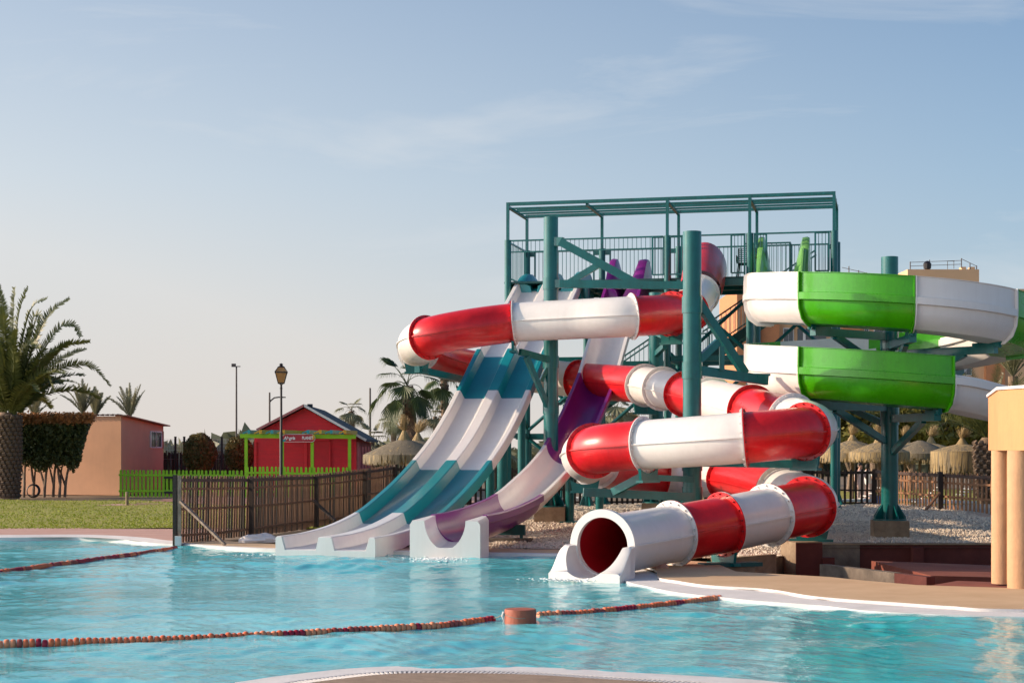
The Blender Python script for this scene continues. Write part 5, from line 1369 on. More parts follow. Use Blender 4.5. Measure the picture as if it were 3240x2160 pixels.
fo_, fc = fan_palm(1303, 1288, 1222, 63, .30, 15, .85, .85, 'tall fan palm with drooping leaves behind the thatched parasol left of the slides', M['fan'])
for (az, el, Lp, R, dr) in ((PI*.98, .35, 1.35, .85, 1.9), (PI*1.25, .0, .85, 1.0, 2.2), (-.35, .1, .6, 1.1, 2.6), (PI*.9, 1.1, .9, .9, .5)):
    fan_leaf(fo_, fc, az, el, Lp, R, dr, M['fan'], nseg=30, tipdroop=.7, spread=1.0, r=.02)
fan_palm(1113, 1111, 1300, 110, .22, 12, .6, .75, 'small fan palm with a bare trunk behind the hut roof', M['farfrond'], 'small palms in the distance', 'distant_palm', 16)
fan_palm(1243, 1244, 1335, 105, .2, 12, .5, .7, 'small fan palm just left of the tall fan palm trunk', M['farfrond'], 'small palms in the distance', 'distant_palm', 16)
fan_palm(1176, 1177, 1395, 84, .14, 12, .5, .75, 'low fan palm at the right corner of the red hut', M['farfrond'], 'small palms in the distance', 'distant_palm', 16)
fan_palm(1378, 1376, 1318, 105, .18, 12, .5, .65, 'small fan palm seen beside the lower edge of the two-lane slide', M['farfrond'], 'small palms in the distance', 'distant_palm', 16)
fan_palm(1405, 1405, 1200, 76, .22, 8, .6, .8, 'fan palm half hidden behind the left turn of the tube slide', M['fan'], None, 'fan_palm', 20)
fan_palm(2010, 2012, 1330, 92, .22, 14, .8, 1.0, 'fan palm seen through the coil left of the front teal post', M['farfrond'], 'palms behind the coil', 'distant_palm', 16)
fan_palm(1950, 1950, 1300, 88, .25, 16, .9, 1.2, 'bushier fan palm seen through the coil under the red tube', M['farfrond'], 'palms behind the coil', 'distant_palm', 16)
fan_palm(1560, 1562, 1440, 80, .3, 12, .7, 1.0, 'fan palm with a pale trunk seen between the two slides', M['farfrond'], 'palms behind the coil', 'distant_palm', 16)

# ------------------------------------------------------------------ thatched parasols
def parasol(x, d, ytop, ybrim, R, label, m, tuft=True, ytuft=None, lean=.3, flat=False, hang=.35):
    b0 = at(x, d, -.02); zt, zb = zy(ytop, d), zy(ybrim, d); o = thing('thatched_parasol', (b0.x, b0.y, b0.z), label, 'parasol', 'straw parasols')
    MB().tube([(b0.x, b0.y, b0.z), (b0.x, b0.y, zt)], .06, 8).build('pole', M['bark'], o)
    prof = [(.10, zt-b0.z), (.22*R, (zt*.82+zb*.18)-b0.z), (.62*R, (zt*.45+zb*.55)-b0.z), (.92*R, (zt*.1+zb*.9)-b0.z), (1.0*R, zb-b0.z-.12), (.96*R, zb-b0.z-.14), (.5*R, zb-b0.z+.1), (.06, zt-b0.z-.2)]
    MB().lathe((b0.x, b0.y, b0.z), prof, 26).build('canopy', m, o)
    V = []; Fq = []; ns = 1500
    for i in range(ns):
        a = random.uniform(0, 2*PI); q0 = random.uniform(0, 1); w = random.uniform(.018, .045)
        r0, r1 = R*(.15+.75*q0), R*min(1.03, .15+.75*q0+random.uniform(.2, .5))
        def zz(r): 
            q = r/R; return zt-(zt-zb)*(q**1.25)+.02
        s_ = Vector((-math.sin(a), math.cos(a), 0))*w; rd = Vector((math.cos(a), math.sin(a), 0)); c0 = Vector((b0.x, b0.y, 0))
        p0 = c0+rd*r0+UPZ*zz(r0); p1 = c0+rd*r1+UPZ*zz(r1)+rd*.02; a2 = a+random.uniform(-.03, .03); rd2 = Vector((math.cos(a2), math.sin(a2), 0))
        last = r1 > R*.86; p2 = c0+rd2*(r1+(.03 if last else .05))+UPZ*(zz(r1)-(random.uniform(.5, 1.0)*hang if last else .05))
        b = len(V); V += [p0-s_, p0+s_, p1+s_, p1-s_, p2+s_*.4, p2-s_*.4]; Fq += [(b, b+1, b+2, b+3), (b+3, b+2, b+4, b+5)]
    for i in range(900):
        a = random.uniform(0, 2*PI); w = random.uniform(.01, .028); rd = Vector((math.cos(a), math.sin(a), 0)); s_ = Vector((-math.sin(a), math.cos(a), 0))*w; c0 = Vector((b0.x, b0.y, 0))
        rr = R*random.uniform(.93, 1.02); p0 = c0+rd*rr+UPZ*(zb+.0); p1 = p0+rd*random.uniform(-.05, .06)-UPZ*hang*random.uniform(.45, 1.1)+s_*random.uniform(-1, 1)
        b = len(V); V += [p0-s_, p0+s_, p1+s_*.3, p1-s_*.3]; Fq += [(b, b+1, b+2, b+3)]
    V = [tuple(v) for v in V]; lo_ = [f for i, f in enumerate(Fq) if i % 5 < 3]; hi_ = [f for i, f in enumerate(Fq) if i % 5 >= 3]
    if m is M['strawgrey']: lo_, hi_ = lo_+hi_[:int(len(hi_)*.7)], hi_[int(len(hi_)*.7):]
    mesh_np('straw', V, lo_, m, o, kind='stuff'); mesh_np('straw', V, hi_, M['strawgrey'] if m is M['straw'] else M['straw'], o, kind='stuff')
    if tuft:
        zt2 = zy(ytuft, d); V = []; Fq = []; H = zt2-zt
        for i in range(380):
            a = random.uniform(0, 2*PI); w = random.uniform(.004, .012); rd = Vector((math.cos(a), math.sin(a), 0)); q = random.random()
            s_ = Vector((-math.sin(a), math.cos(a), 0))*w; c0 = Vector((b0.x, b0.y, zt-.06))
            p0 = c0+rd*(.16+.12*q)-UPZ*.08; p1 = c0+rd*.055+UPZ*H*.42; sp = min(.36, abs(random.gauss(0, .15))); p2 = c0+rd*sp+UPZ*H*random.uniform(.6, 1.15)*(1-.5*sp)+Vector((lean*q*.4, 0, 0)); p15 = p1.lerp(p2, .55)+rd*.005
            b = len(V); V += [p0-s_*2, p0+s_*2, p1+s_, p1-s_, p15+s_, p15-s_, p2+s_*.3, p2-s_*.3]; Fq += [(b, b+1, b+2, b+3), (b+3, b+2, b+4, b+5), (b+5, b+4, b+6, b+7)]
        mesh_np('tuft', [tuple(v) for v in V], Fq, M['straw'], o, kind='stuff')
    return o
parasol(1279, 57.0, 1388, 1438, 1.36, 'grey straw parasol in front of the tall fan palm trunk', M['strawgrey'], True, 1310, -.2)
parasol(1322, 59.5, 1390, 1436, 1.3, 'straw parasol behind the other, its tuft leaning right of the palm trunk', M['strawgrey'], True, 1326, .9)
parasol(2600, 62, 1392, 1428, 1.7, 'wide grey straw parasol partly behind the tower legs', M['strawgrey'], False, 1360)
parasol(2697, 60, 1392, 1432, 1.25, 'straw parasol whose tuft shows right of the tower legs', M['straw'], True, 1338)
parasol(2782, 58, 1398, 1430, 1.0, 'straw parasol half behind the green spiral post', M['straw'], True, 1335, -.1)
parasol(2911, 60, 1393, 1434, 1.05, 'flat grey straw parasol with its pole in view right of the green spiral post', M['strawgrey'], False, 1360, hang=.25)
parasol(2864, 66, 1396, 1436, 1.3, 'straw parasol whose tuft rises behind the flat grey one', M['straw'], True, 1345)
parasol(2945, 66, 1400, 1440, 1.5, 'straw parasol with its tuft blown right, behind the right rim of the flat grey one', M['straw'], True, 1342, .7)
parasol(3044, 55, 1404, 1428, .98, 'pale straw parasol with long fringe beside the scaly palm trunk', M['straw'], True, 1345, .6, hang=.78)
#--C--
# ------------------------------------------------------------------ right side: sunken channel, pillar, retaining wall
MB().prism(trench2, -.75, -.62).build('channel_floor', M['redconc'], sharp=None)['kind'] = 'structure'
cs = MB(); tl_ = [Vector((x, y, 0)) for (x, y) in trench2[8:]+trench2[:7]]; cs.strip(lev(tl_, -.02), lev(tl_, -.75)); cs.build('channel_side', M['concgrey'], sharp=None)['kind'] = 'structure'
rw = thing('retaining_wall', (8.6, 33.9, -.6), 'dark red retaining wall holding back the gravel, with a bare concrete stretch at its left end', 'wall')
MB().beam((7.15, 33.95, -.30), (11.8, 33.95, -.30), .30, .66).build('painted_wall', M['redconc'], rw)
MB().beam((5.75, 33.93, -.30), (7.15, 33.93, -.30), .30, .66).build('bare_wall', M['concgrey'], rw)
MB().beam((8.2, 33.70, -.32), (8.42, 33.70, -.32), .2, .62).build('buttress', M['redconc'], rw)
MB().beam((5.72, 33.93, .045), (11.8, 33.93, .045), .34, .03).build('coping', M['conc'], rw)
dw = thing('channel_wall', (5.6, 27, -.6), 'low slanting concrete wall running from the pillar beside the deck', 'wall')
A, B = P(2606, 1785, 28.4), P(2945, 1823, 25.6)
MB().beam((A.x, A.y, -.31), (A.x+(B.x-A.x)*.72, A.y+(B.y-A.y)*.72, -.31), .16, .64).build('bare_wall', M['concgrey'], dw)
MB().beam((A.x+(B.x-A.x)*.72, A.y+(B.y-A.y)*.72, -.31), (B.x, B.y, -.31), .16, .635).build('painted_wall', M['redconc'], dw)
rmp = thing('channel_ramp', (8, 29, -.6), 'brick red sloping slab inside the sunken channel', 'ramp')
q = [P(2757, 1773, 31.2), P(3260, 1792, 30.8), P(3260, 1828, 27.4), P(2945, 1820, 26.8)]
b = MB(); b.v = [tuple(v) for v in q]+[(v.x, v.y, -.7) for v in q]; b.f = [(0, 1, 2, 3), (0, 3, 7, 4), (3, 2, 6, 7), (1, 0, 4, 5), (2, 1, 5, 6)]
b.build('slab', M['redramp'], rmp, sharp=20)
rm2 = thing('channel_step', (7.2, 25.2, -.6), 'small brick red sunlit step at the deck end of the channel', 'step')
q = [P(2915, 1856, 24.4), P(3030, 1836, 25.8), P(3200, 1842, 25.4), P(3200, 1862, 24.0)]
b = MB(); b.v = [tuple(v) for v in q]+[(v.x, v.y, -.7) for v in q]; b.f = [(0, 1, 2, 3), (0, 3, 7, 4), (3, 2, 6, 7), (1, 0, 4, 5), (2, 1, 5, 6)]
b.build('slab', M['redramp'], rm2, sharp=20)
# pillar under the lower right bend of the tube
p, t, s_, u = tf_at(38.4); ptop = p.z-TR-.19
pil = thing('concrete_pillar', (p.x, p.y, -.3), 'square concrete pillar with a dark red painted side carrying the lowest bend of the tube', 'pillar')
pc = Vector((p.x-.22, p.y-.15, 0)); rz = .36
MB().box((pc.x, pc.y, (ptop-.7)/2), .56, .56, ptop+.7, rz).build('shaft', M['conc'], pil)
fn = Vector((math.sin(rz), -math.cos(rz), 0)); fs = Vector((math.cos(rz), math.sin(rz), 0))
c = pc+fn*.283; MB().box((c.x, c.y, (ptop-.72)/2), .562, .012, ptop+.68, rz).build('painted_side', M['redconc'], pil)
c = pc+fn*.16+fs*.40; MB().box((c.x, c.y, -.35), .26, .30, .66, rz).build('low_block', M['redconc'], pil)
saddle(pil, p, t, s_, w=.9, depth=.10)
# second, lower block further along
p, t, s_, u = tf_at(41); pz = p.z-TR-.2
pl2 = thing('concrete_block', (p.x, p.y, -.1), 'low concrete block with a dark steel beam under the last red stretch of the tube', 'pillar')
MB().box((p.x, p.y, (pz-.2)/2-.02), .95, .5, pz+.2, .3).build('block', M['conc'], pl2)
MB().box((p.x+.1, p.y-.1, pz+.0), 1.1, .3, .07, .3).build('beam', M['steeldark'], pl2)
saddle(pl2, p, t, s_, w=.8, depth=.12)
lw = thing('kerb_wall', tuple(P(2400, 1800, 28.9)), 'stained low concrete wall between the gravel and the deck left of the pillar', 'wall')
A, B = Vector((3.55, 28.86, 0)), Vector((4.8, 30.2, 0))
MB().beam((A.x, A.y, -.29), (B.x, B.y, -.29), .14, .72).build('wall', M['conc'], lw)
# odd pipe stub where the ledge starts
ps = P(2085, 1802, 27.6); pst = thing('pipe_stub', tuple(ps), 'broken pinkish masonry stub beside the tube mouth', 'stub')
MB().tube([ps+Vector((-.02, 0, -.22)), ps+Vector((0, 0, -.05)), ps+Vector((.03, .05, .09))], [.17, .15, .13], 10).build('stub', M['pinkdeck'], pst)

# ------------------------------------------------------------------ apricot pavilion at the right edge
pav = thing('apricot_pavilion', (9.5, 25.5, 0), 'apricot rendered pavilion with sand coloured columns at the right edge of the pool deck', 'pavilion')
V0, V1, V2 = at(3127, 27.4, 0), at(3159, 24.0, 0), at(3248, 23.25, 0)
pv = [(V0.x, V0.y), (V1.x, V1.y), (V2.x, V2.y), (9.5, 22.0), (13, 22.6), (14, 26), (12, 30), (8.8, 30)]
MB().prism(pv, 1.975, 2.855).build('fascia', M['beige'], pav, sharp=12)
MB().prism([(x-.03 if x < 10 else x+.03, y) for (x, y) in pv], 2.858, 2.90).build('parapet_cap', M['ledge'], pav, sharp=12)
for (x, d, dia) in ((3169, 24.8, .30), (3229, 23.6, .37)):
    c = at(x, d, 0); MB().tube([(c.x, c.y, -.03), (c.x, c.y, 1.973)], dia/2, 28).build('column', M['beigecol'], pav)
for (x, y) in ((9.3, 22.6), (12.6, 23.2), (9.2, 29.4), (11.8, 29.3)): MB().tube([(x, y, -.03), (x, y, 1.973)], .17, 20).build('column', M['beigecol'], pav)
g = at(3190, 24.6, 0); MB().box((g.x+.06, g.y+.1, .95), .10, .05, 2.0, .5).build('glass_edge', M['glass'], pav)
MB().box((g.x+.02, g.y+.02, .98), .035, .06, 2.0, .5).build('door_frame', M['beige'], pav)

# ------------------------------------------------------------------ background on the right
gl = [(6.5, 52.2), (26, 52.2), (30, 80), (8, 80)]
gridsheet('lawn', gl, lambda x, y: .01+.01*math.sin(x), 1.5, M['lawn'])
def tree(x, d, yb, yt, rx, label, seed, dense=2500):
    r = np.random.default_rng(seed); b0 = at(x, d, 0); zt, zb = zy(yt, d), zy(yb, d); o = thing('olive_tree', (b0.x, b0.y, 0), label, 'tree', 'bushy trees behind the parasols')
    tm = MB(); cc = Vector((b0.x, b0.y, (zt+zb)/2))
    tm.tube([(b0.x, b0.y, 0), (b0.x+.1, b0.y, zb*.6), (b0.x, b0.y, zb), tuple(cc)], [.2, .16, .13, .06], 8)
    for k in range(9):
        a = r.uniform(0, 2*PI); tm.tube([(b0.x, b0.y, zb*(.5+.06*k)), (b0.x+math.cos(a)*rx*.4, b0.y+math.sin(a)*rx*.4, zb+(zt-zb)*r.uniform(.1, .4)), (b0.x+math.cos(a)*rx*.85, b0.y+math.sin(a)*rx*.85, zb+(zt-zb)*r.uniform(.3, .85))], [.09, .05, .02], 6)
    tm.build('trunk', M['bark'], o)
    C_ = []
    for k in range(46):
        u = r.normal(size=3); u /= np.linalg.norm(u); rr = r.uniform(.45, 1.0)
        c = np.array([b0.x, b0.y, (zt+zb)/2])+u*rr*np.array([rx, rx*.8, (zt-zb)*.5]); n = dense//46
        C_.append(c+r.normal(size=(n, 3))*np.array([.21, .21, .15])*rx*.75)
    leafcloud('crown', np.concatenate(C_), .17, M['pine'], o, asp=2.4)
tree(2690, 76, 1430, 1265, 1.9, 'bushy olive coloured tree right of the tower legs, thin enough to see through', 1)
tree(2760, 80, 1425, 1280, 1.5, 'olive coloured tree partly hidden by the green spiral post', 2)
tree(2880, 78, 1430, 1262, 2.1, 'dense yellowish tree above the flat grey parasol', 3)
tree(2985, 82, 1435, 1275, 2.0, 'darker tree behind the pale parasol tuft', 4)
tree(3080, 80, 1440, 1290, 1.7, 'low tree beside the scaly palm crown', 5)
tree(2585, 84, 1430, 1300, 1.8, 'olive tree showing between the coil and the tower legs', 6)
# palm behind the right fence
rp0 = at(3128, 53, 0); rpm = thing('pineapple_palm', tuple(rp0), 'date palm with a bulging scaly trunk behind the sunlit fence', 'palm tree')
zc_ = zy(1398, 53)
MB().lathe((rp0.x, rp0.y, 0), [(.26, 0), (.30, .6), (.36, 1.2), (.43, 1.7), (.40, zc_-.1), (.2, zc_+.15)], 16).build('trunk', M['palmtrunk'], rpm)
row = 0; z = .5
while z < zc_:
    rr = .30+.12*min(1, z/1.7)
    for k in range(12):
        a = 2*PI*(k+.5*(row % 2))/12
        if math.sin(a) > .3: continue
        inst('leaf_base', boot_me, rpm, (rp0.x+rr*math.cos(a), rp0.y+rr*math.sin(a), z), (.25, random.uniform(-.1, .1), a+PI/2), (.95, .95, 1))
    z += .15; row += 1
for i in range(26):
    az = i*2.399; q = (i+.5)/26; date_frond(rpm, (rp0.x+.1*math.cos(az), rp0.y+.1*math.sin(az), zc_+.1), az, 1.45-.9*q, random.uniform(2.0, 2.7), .6+.7*q, M['frond'], nl=34, ll=.38, lw=.024)
for (az, el) in ((PI*1.02, .85), (PI*.9, 1.05), (PI*1.1, 1.2)): date_frond(rpm, (rp0.x, rp0.y, zc_+.1), az, el, 2.8, .55, M['frond'], nl=36, ll=.36, lw=.024)
small_date(3205, 0, 1190, 74, 3.2, 26, 'date palm crown showing between the green slide exit and the pavilion roof', .95)
bpy.data.objects[[o.name for o in COL.objects if o.name.startswith('distant_palm')][-1]]

# apartment block far behind
AD = 165.0
apt = thing('apartment_block', tuple(at(2700, AD, 0)), 'tall apartment block in orange brick and apricot render behind the green spiral', 'building')
def abox(x0, x1, y0, y1, d, depth, m, name='wall', parent=None):
    A, B = P(x0, y1, d), P(x1, y0, d)
    return MB().box(((A.x+B.x)/2, d+depth/2, (A.z+B.z)/2), B.x-A.x, depth, B.z-A.z).build(name, m, parent or apt)
def zb_(y): return y
abox(2332, 2405, 908, 1480, AD, 14, M['brick']); abox(2405, 3330, 914, 1480, AD+1.2, 13, M['aptwall'])
abox(2872, 3098, 852, 916, AD+1.6, 8, M['aptwall'], 'roof_room')
abox(2660, 2735, 868, 916, AD+1.6, 5, M['aptwall'], 'roof_room')
for (a, b_) in ((2408, 2466), (2672, 2726), (2905, 2970), (3120, 3180)): abox(a, b_, 918, 1470, AD+.6, .7, M['brick'], 'brick_panel')
for k in range(6):
    y = 990+97*k
    abox(2380, 2394, y-62, y-22, AD-.12, .12, M['aptband'], 'stone_band')
    for (a, b_) in ((2478, 2512), (2735, 2750), (2765, 2800), (2985, 3020), (3040, 3075)):
        wo = abox(a, b_, y-50, y+4, AD+1.05, .16, M['frame'], 'window'); 
        abox(a+3, (a+b_)/2-1, y-47, y+1, AD+1.0, .06, M['glass'], 'pane', wo); abox((a+b_)/2+1, b_-3, y-47, y+1, AD+1.0, .06, M['glass'], 'pane', wo)
    for (a, b_) in ((2515, 2622), (2830, 2900)):
        bo = abox(a, b_, y+10, y+28, AD-.6, 1.8, M['aptwall'], 'balcony')
        abox(a+8, b_-8, y-48, y+8, AD+1.1, .12, M['glass'], 'balcony_window', bo)
        abox(a+26, a+34, y-48, y+8, AD+1.0, .1, M['frame'], 'window_frame', bo)
        for yy_ in (y-4, y+3): abox(a, b_, yy_-1, yy_+.5, AD-.62, .05, M['wire'], 'balcony_rail', bo)
        for j in range(10): xx = a+(b_-a)*j/9; abox(xx-.6, xx+.6, y-4, y+10, AD-.6, .04, M['wire'], 'rail_post', bo)
for (x, yt, yb) in ((2880, 828, 856), (2941, 822, 853), (3042, 817, 848), (3069, 832, 852), (3090, 840, 852), (2686, 842, 869), (2717, 855, 869), (2742, 862, 874)):
    A = P(x, yb, AD+2); B = P(x, yt, AD+2); MB().beam(A, B, .09, .09).build('roof_pole', M['wire'], apt)
for (x0, y0, x1, y1) in ((2880, 830, 3042, 824), (2880, 842, 3042, 836), (3042, 819, 3090, 842), (2664, 846, 2742, 864), (2996, 826, 3020, 826), (2998, 866, 2998, 826), (3018, 850, 3018, 826)):
    MB().beam(P(x0, y0, AD+2), P(x1, y1, AD+2), .05, .05).build('roof_wire', M['wire'], apt)
for x in (3050, 3078, 2704): abox(x-7, x+7, 844 if x > 3000 else 863, 852 if x > 3000 else 870, AD+2, 1, M['aptwall'], 'chimney')
MB().lathe(tuple(P(2934, 850, AD+1.8)), [(.0, -.1), (.38, 0), (.42, .5), (.2, .75), (.02, .8)], 10).build('dish', M['black'], apt)

# low far greenery along the horizon, one mass
n = 9000; X_ = RNG.uniform(-60, 60, n); d_ = RNG.uniform(120, 150, n); zt_ = 1.2+1.3*np.abs(np.sin(X_*.11)+.5*np.sin(X_*.37)); C_ = np.stack([X_, d_, zt_*RNG.random(n)**.6], -1)
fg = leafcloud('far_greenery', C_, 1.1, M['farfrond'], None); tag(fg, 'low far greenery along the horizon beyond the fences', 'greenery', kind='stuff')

# sun loungers behind the fence
def lounger(x, d, rz, label):
    o_ = at(x, d, 0); o = thing('sun_lounger', tuple(o_), label, 'sun lounger', 'white sun loungers behind the dark fence')
    ca, sa = math.cos(rz), math.sin(rz); L = lambda a, b_, c: (o_.x+a*ca-b_*sa, o_.y+a*sa+b_*ca, c)
    for i in range(7): MB().beam(L(-.9+i*.17, -.3, .33), L(-.9+i*.17, .3, .33), .13, .03).build('slat', M['plastic'], o)
    for i in range(5): MB().beam(L(.32+i*.13, -.3, .37+i*.09), L(.32+i*.13, .3, .37+i*.09), .11, .03).build('backrest_slat', M['plastic'], o)
    for b_ in (-.32, .32):
        MB().beam(L(-.98, b_, .32), L(.95, b_, .32), .05, .07).build('side_rail', M['plastic'], o)
        for a in (-.7, .6): MB().beam(L(a, b_, .32), L(a+.08, b_, 0), .06, .06).build('leg', M['plastic'], o)
lounger(2700, 53.6, .1, 'white plastic sun lounger behind the fence right of the tower legs'); lounger(2890, 54.0, -.05, 'white plastic sun lounger behind the fence right of the green spiral post'); lounger(2985, 52.0, .12, 'white plastic sun lounger behind the fence corner post'); lounger(1800, 55, .1, 'white plastic sun lounger seen low behind the coil')

# people behind the fence
def person(x, d, h, face, label, top, bottom, arm_up=True):
    b0 = at(x, d, 0.0); o = thing('person', tuple(b0), label, 'person'); k = h/1.7
    R = Matrix.Rotation(face, 3, 'Z')
    def W(a, b_, c): v = R @ Vector((a*k, b_*k, c*k)); return (v.x, v.y, v.z)
    V = [W(0, 0, .95), W(0, .01, 1.12), W(0, .0, 1.32), W(0, .01, 1.46), W(0, -.01, 1.56), W(0, -.015, 1.66)]
    Rr = [.125, .115, .125, .06, .085, .075]; E = [(0, 1), (1, 2), (2, 3), (3, 4), (4, 5)]
    def chain(root, pts, rs):
        pi = root
        for p, r in zip(pts, rs): V.append(W(*p)); Rr.append(r); E.append((pi, len(V)-1)); pi = len(V)-1
        return pi
    for s_ in (-1, 1):
        chain(0, [(s_*.095, 0, .86), (s_*.10, -.01, .48), (s_*.105, .02, .08), (s_*.11, -.10, .035)], [.085, .058, .04, .035])
        if arm_up and s_ > 0: w = chain(2, [(s_*.19, 0, 1.38), (s_*.25, -.05, 1.12), (s_*.14, -.24, 1.16)], [.055, .042, .03])
        else: w = chain(2, [(s_*.19, 0, 1.38), (s_*.25, .02, 1.10), (s_*.25, -.06, .86)], [.055, .042, .03])
        bx, by, bz = {True: (s_*.14, -.24, 1.16), False: (s_*.25, -.06, .86)}[arm_up and s_ > 0]
        dv = Vector((-.06*s_, -.08, .02)) if (arm_up and s_ > 0) else Vector((0, -.02, -.085))
        pm = chain(w, [(bx+dv.x*.7, by+dv.y*.7, bz+dv.z*.7)], [.028])
        for f in range(5):
            off = Vector((0, .018*(f-2), 0)) if not (arm_up and s_ > 0) else Vector((0, 0, .018*(f-2)))
            e = Vector((bx, by, bz))+dv*(1.25 if f < 4 else .9)+off*1.3; e2 = e+dv*(.55-.06*abs(f-1.5))+Vector((-.012*s_, 0, 0))
            chain(pm, [tuple(e), tuple(e2)], [.0095, .008])
    me = bpy.data.meshes.new('body'); me.from_pydata(V, E, []); me.update()
    ob = bpy.data.objects.new('body', me); COL.objects.link(ob); ob.parent = o; WLOC[ob] = WLOC[o]
    md = ob.modifiers.new('skin', 'SKIN'); md.use_smooth_shade = True
    for i, sv in enumerate(me.skin_vertices[0].data): sv.radius = (Rr[i]*k, Rr[i]*k); sv.use_root = (i == 0)
    ob.modifiers.new('sub', 'SUBSURF').levels = 1; ob.modifiers[-1].render_levels = 1
    me.materials.append(M['skin'])
    def wv(v): w = R @ Vector((v[0]*k, v[1]*k, v[2]*k)); return tuple(w+Vector(b0))
    def loft(name, rings, m):
        b = MB(); n = 14
        for (cx_, cy_, z, rx, ry) in rings:
            for i in range(n): a = 2*PI*i/n; b.v.append(wv((cx_+rx*math.cos(a), cy_+ry*math.sin(a), z)))
        for j in range(len(rings)-1):
            for i in range(n): i2 = (i+1) % n; b.f.append((j*n+i, j*n+i2, (j+1)*n+i2, (j+1)*n+i))
        return b.build(name, m, o)
    loft('top', [(0, 0, .88, .19, .15), (0, 0, 1.1, .165, .135), (0, 0, 1.3, .19, .14), (0, 0, 1.41, .16, .10), (0, 0, 1.46, .075, .07)], top)
    for s_ in (-1, 1):
        loft('sleeve', [(s_*.15, 0, 1.40, .07, .075), (s_*.21, -.005, 1.30, .075, .07), (s_*.24, -.01, 1.18, .06, .06)], top)
        loft('trouser_leg', [(s_*.09, 0, .93, .11, .13), (s_*.10, 0, .6, .085, .085), (s_*.105, .01, .3, .07, .075), (s_*.108, .01, .10, .065, .07)], bottom)
    loft('hair', [(0, .03, 1.50, .06, .05), (0, .035, 1.56, .092, .085), (0, .03, 1.64, .095, .095), (0, .015, 1.70, .075, .08), (0, .01, 1.735, .03, .03)], M['hair'])
    fc = MB()
    fc.add([wv(v) for v in ((0, -.105, 1.595), (-.014, -.085, 1.575), (.014, -.085, 1.575), (0, -.085, 1.62))], [(0, 1, 2), (0, 3, 1), (0, 2, 3), (1, 3, 2)]); fc.build('nose', M['skin'], o)
    for s_ in (-1, 1):
        c = wv((s_*.032, -.083, 1.615)); MB().box(c, .018*k, .012*k, .010*k, face).build('eye', M['hair'], o)
        c = wv((s_*.088, .0, 1.60)); MB().box(c, .016*k, .03*k, .05*k, face).build('ear', M['skin'], o)
    MB().box(wv((0, -.083, 1.555)), .04*k, .01*k, .009*k, face).build('mouth', M['redcloth'], o)
    return o
person(2722, 56.0, 1.50, .5, 'person in a pale pink outfit standing behind the dark fence with one hand raised', M['pink'], M['pink'])
person(2745, 57.2, 1.46, 2.4, 'person in white clothes standing close behind the one in pink', M['plastic'], M['pink'], False)
bkt = at(2783, 53, 0); bo = thing('bucket', tuple(bkt), 'small blue plastic tub behind the fence beside the green spiral post', 'tub')
MB().lathe((bkt.x, bkt.y, 0), [(.09, .16), (.12, .48), (.11, .48), (.085, .18)], 12).build('tub', M['lawnbag'], bo)
MB().tube([(bkt.x-.12, bkt.y, .46), (bkt.x, bkt.y, .60), (bkt.x+.12, bkt.y, .46)], .01, 5).build('handle', M['plastic'], bo)

# small things on the left
sb0 = at(402, 57, .04); so2 = thing('bollard_light', tuple(sb0), 'short grey bollard post standing in the lawn', 'bollard')
MB().tube([sb0, sb0+UPZ*.42], .055, 12).build('post', M['conc'], so2); MB().lathe(tuple(sb0+UPZ*.42), [(.06, 0), (.062, .03), (.03, .05)], 12).build('cap', M['conc'], so2)
sc0 = at(815, 35.2, .0); sk = thing('sack', tuple(sc0), 'crumpled white sack lying between the wooden fence and the two-lane slide', 'sack')
V = MB(); r = np.random.default_rng(5)
for i in range(7):
    for j in range(12):
        a = 2*PI*j/12; q = i/6; rr = math.cos(q*PI/2)**.6; V.v.append((sc0.x+rr*.42*math.cos(a)*(1+.12*r.normal()), sc0.y+rr*.28*math.sin(a)*(1+.12*r.normal()), .16*math.sin(q*PI/2)+.015*r.normal()+.01))
for i in range(6):
    for j in range(12): j2 = (j+1) % 12; V.f.append((i*12+j, i*12+j2, (i+1)*12+j2, (i+1)*12+j))
V.build('bag', M['sack'], sk)

# ------------------------------------------------------------------ float ropes and the bollard in the pool
fl_b = MB(); RF = .052
prof = [(RF*.35, -.5), (RF*.82, -.46), (RF, -.22), (RF*1.02, 0), (RF, .22), (RF*.82, .46), (RF*.35, .5)]
def float_mesh(w, m):
    b = MB(); n = 12
    for (r, x) in prof:
        for k in range(n): a = 2*PI*k/n; b.v.append((x*w, r*math.cos(a), r*math.sin(a)))
    for i in range(len(prof)-1):
        for k in range(n): k2 = (k+1) % n; b.f.append((i*n+k, i*n+k2, (i+1)*n+k2, (i+1)*n+k))
    b.f += [tuple(range(n)), tuple((len(prof)-1)*n+k for k in range(n))]
    return b.mesh('float', m=m)
FW = .062
fms = [float_mesh(FW, M[k]) for k in ('ringorange', 'ringpale', 'ringred', 'ringdull')]
def float_rope(pts_px, label, ext=None):
    z = WATER_Z+.004; line = [G(x, y, z) for (x, y) in pts_px]
    o = thing('float_rope', tuple(line[0]), label, 'float rope', 'float ropes across the pool')
    line = catmull(line, 8); L = sum((b_-a).length for a, b_ in zip(line, line[1:])); n = int(L/(FW*1.03)); ps_ = resample(line, n)
    run = 0; c = 0
    for i, p in enumerate(ps_):
        if run <= 0: c = random.choices((0, 1, 2, 3), (5, 3, 3, 2))[0]; run = random.choice((1, 1, 2, 3, 4))
        run -= 1
        t = ps_[min(i+1, n-1)]-ps_[max(i-1, 0)]
        inst('float', fms[c], o, (p.x, p.y, z+random.uniform(-.006, .010)), (random.uniform(0, 3), random.uniform(-.06, .06), math.atan2(t.y, t.x)+random.uniform(-.06, .06)))
    MB().tube([p for p in ps_[::3]]+[ps_[-1]], .006, 5).build('cord', M['rope'], o)
    return o, ps_
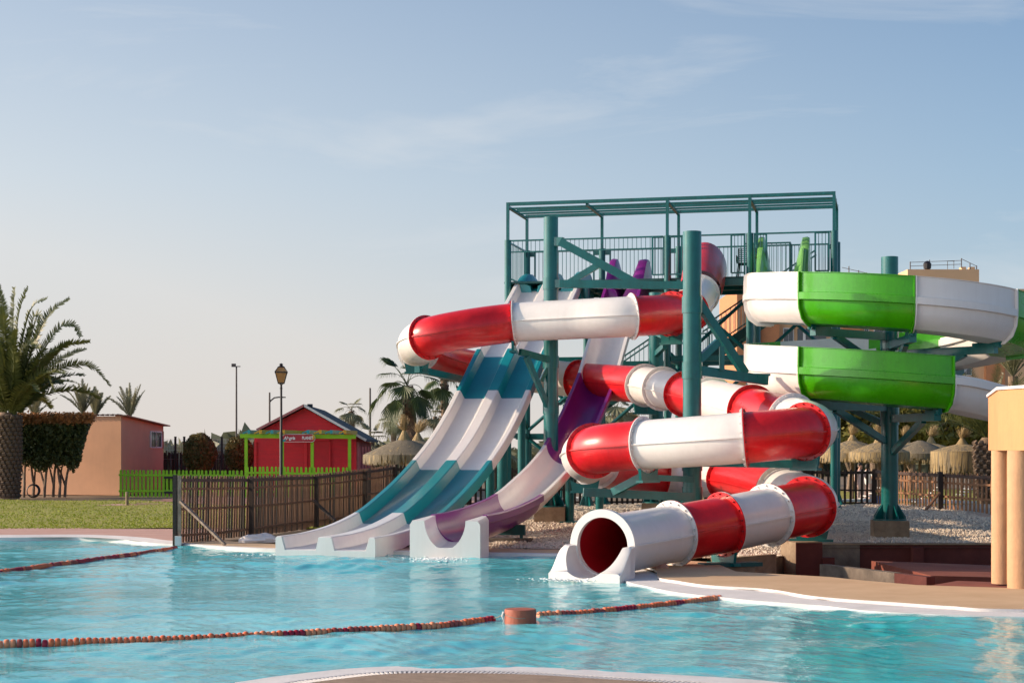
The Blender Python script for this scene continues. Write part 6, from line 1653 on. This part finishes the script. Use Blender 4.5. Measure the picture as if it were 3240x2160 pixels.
o1_, p1_ = float_rope([(-60, 2042), (0, 2040), (310, 2031), (620, 2021), (930, 2006), (1240, 1989), (1399, 1979), (1556, 1962)], 'near float rope of orange and crimson rings running left from the bollard')
o2_, p2_ = float_rope([(1708, 1947), (1867, 1938), (2016, 1924), (2175, 1905), (2276, 1892)], 'short float rope running right from the bollard to the white ledge')
o3_, p3_ = float_rope([(-80, 1822), (0, 1811), (104, 1797), (208, 1783), (300, 1771), (390, 1759), (480, 1746), (556, 1735)], 'far float rope ending at the foot of the wooden fence')
bl0 = G(1646.5, 1969, WATER_Z); blt = zy(1924, bl0.y)+.0
bol = thing('pool_bollard', (bl0.x, bl0.y, WATER_Z), 'terracotta painted round bollard standing in the water between two float ropes', 'bollard')
RB = .19
MB().lathe((bl0.x, bl0.y, -.7), [(RB, 0), (RB*1.01, .5), (RB, blt+.7-.02), (RB*.97, blt+.7-.004), (RB*.2, blt+.7)], 36).build('drum', M['terra'], bol)
for (a, b_, nm) in ((p1_[-1]+UPZ*.02, Vector((bl0.x-RB-.005, bl0.y-.03, blt-.065)), 'near'), (p2_[0]+UPZ*.03, Vector((bl0.x+RB+.0, bl0.y-.03, blt-.06)), 'right')):
    MB().tube([a, (a+b_)/2-UPZ*.006, b_], .006, 6).build('tether', M['rope'], bol)
kn = Vector((bl0.x-RB-.01, bl0.y-.04, blt-.055))
MB().tube([kn+Vector((.0, 0, .02)), kn+Vector((-.02, -.01, -.03)), kn+Vector((.0, -.01, -.08)), kn+Vector((-.01, 0, -.13))], [.016, .012, .007, .005], 6).build('knot', M['plastic'], bol)
MB().tube([Vector((bl0.x+RB*1.01*math.cos(a), bl0.y+RB*1.01*math.sin(a), blt-.06-.04*math.sin((a-PI)*1.0)**2*1)) for a in np.linspace(PI*1.05, PI*1.6, 9)], .005, 5).build('rope_loop', M['rope'], bol)

# splashes where the slides empty into the pool
def foam(x, y, w, dpth, n, label):
    c = G(x, y, WATER_Z); r = RNG; k = r.normal(size=(n, 2)); P0 = np.stack([c.x+k[:, 0]*w, c.y-np.abs(k[:, 1])*dpth, WATER_Z+.012+np.abs(r.normal(0, .012, n))], -1); sz = r.uniform(.006, .024, n)
    V = octv[None]*sz[:, None, None]*np.array([1.5, 1.3, .6])+P0[:, None, :]
    o = mesh_np('splash', V, (octf[None]+np.arange(n)[:, None, None]*6).reshape(-1, 3), M['foam'], smooth_=True); tag(o, label, 'splash', kind='stuff')
foam(1398, 1768, .24, .30, 1100, 'white splash below the purple slide outlet'); foam(1030, 1757, .75, .12, 350, 'thin foam at the foot of the two-lane slide'); foam(1850, 1834, .34, .18, 600, 'white ripple in front of the tube mouth')
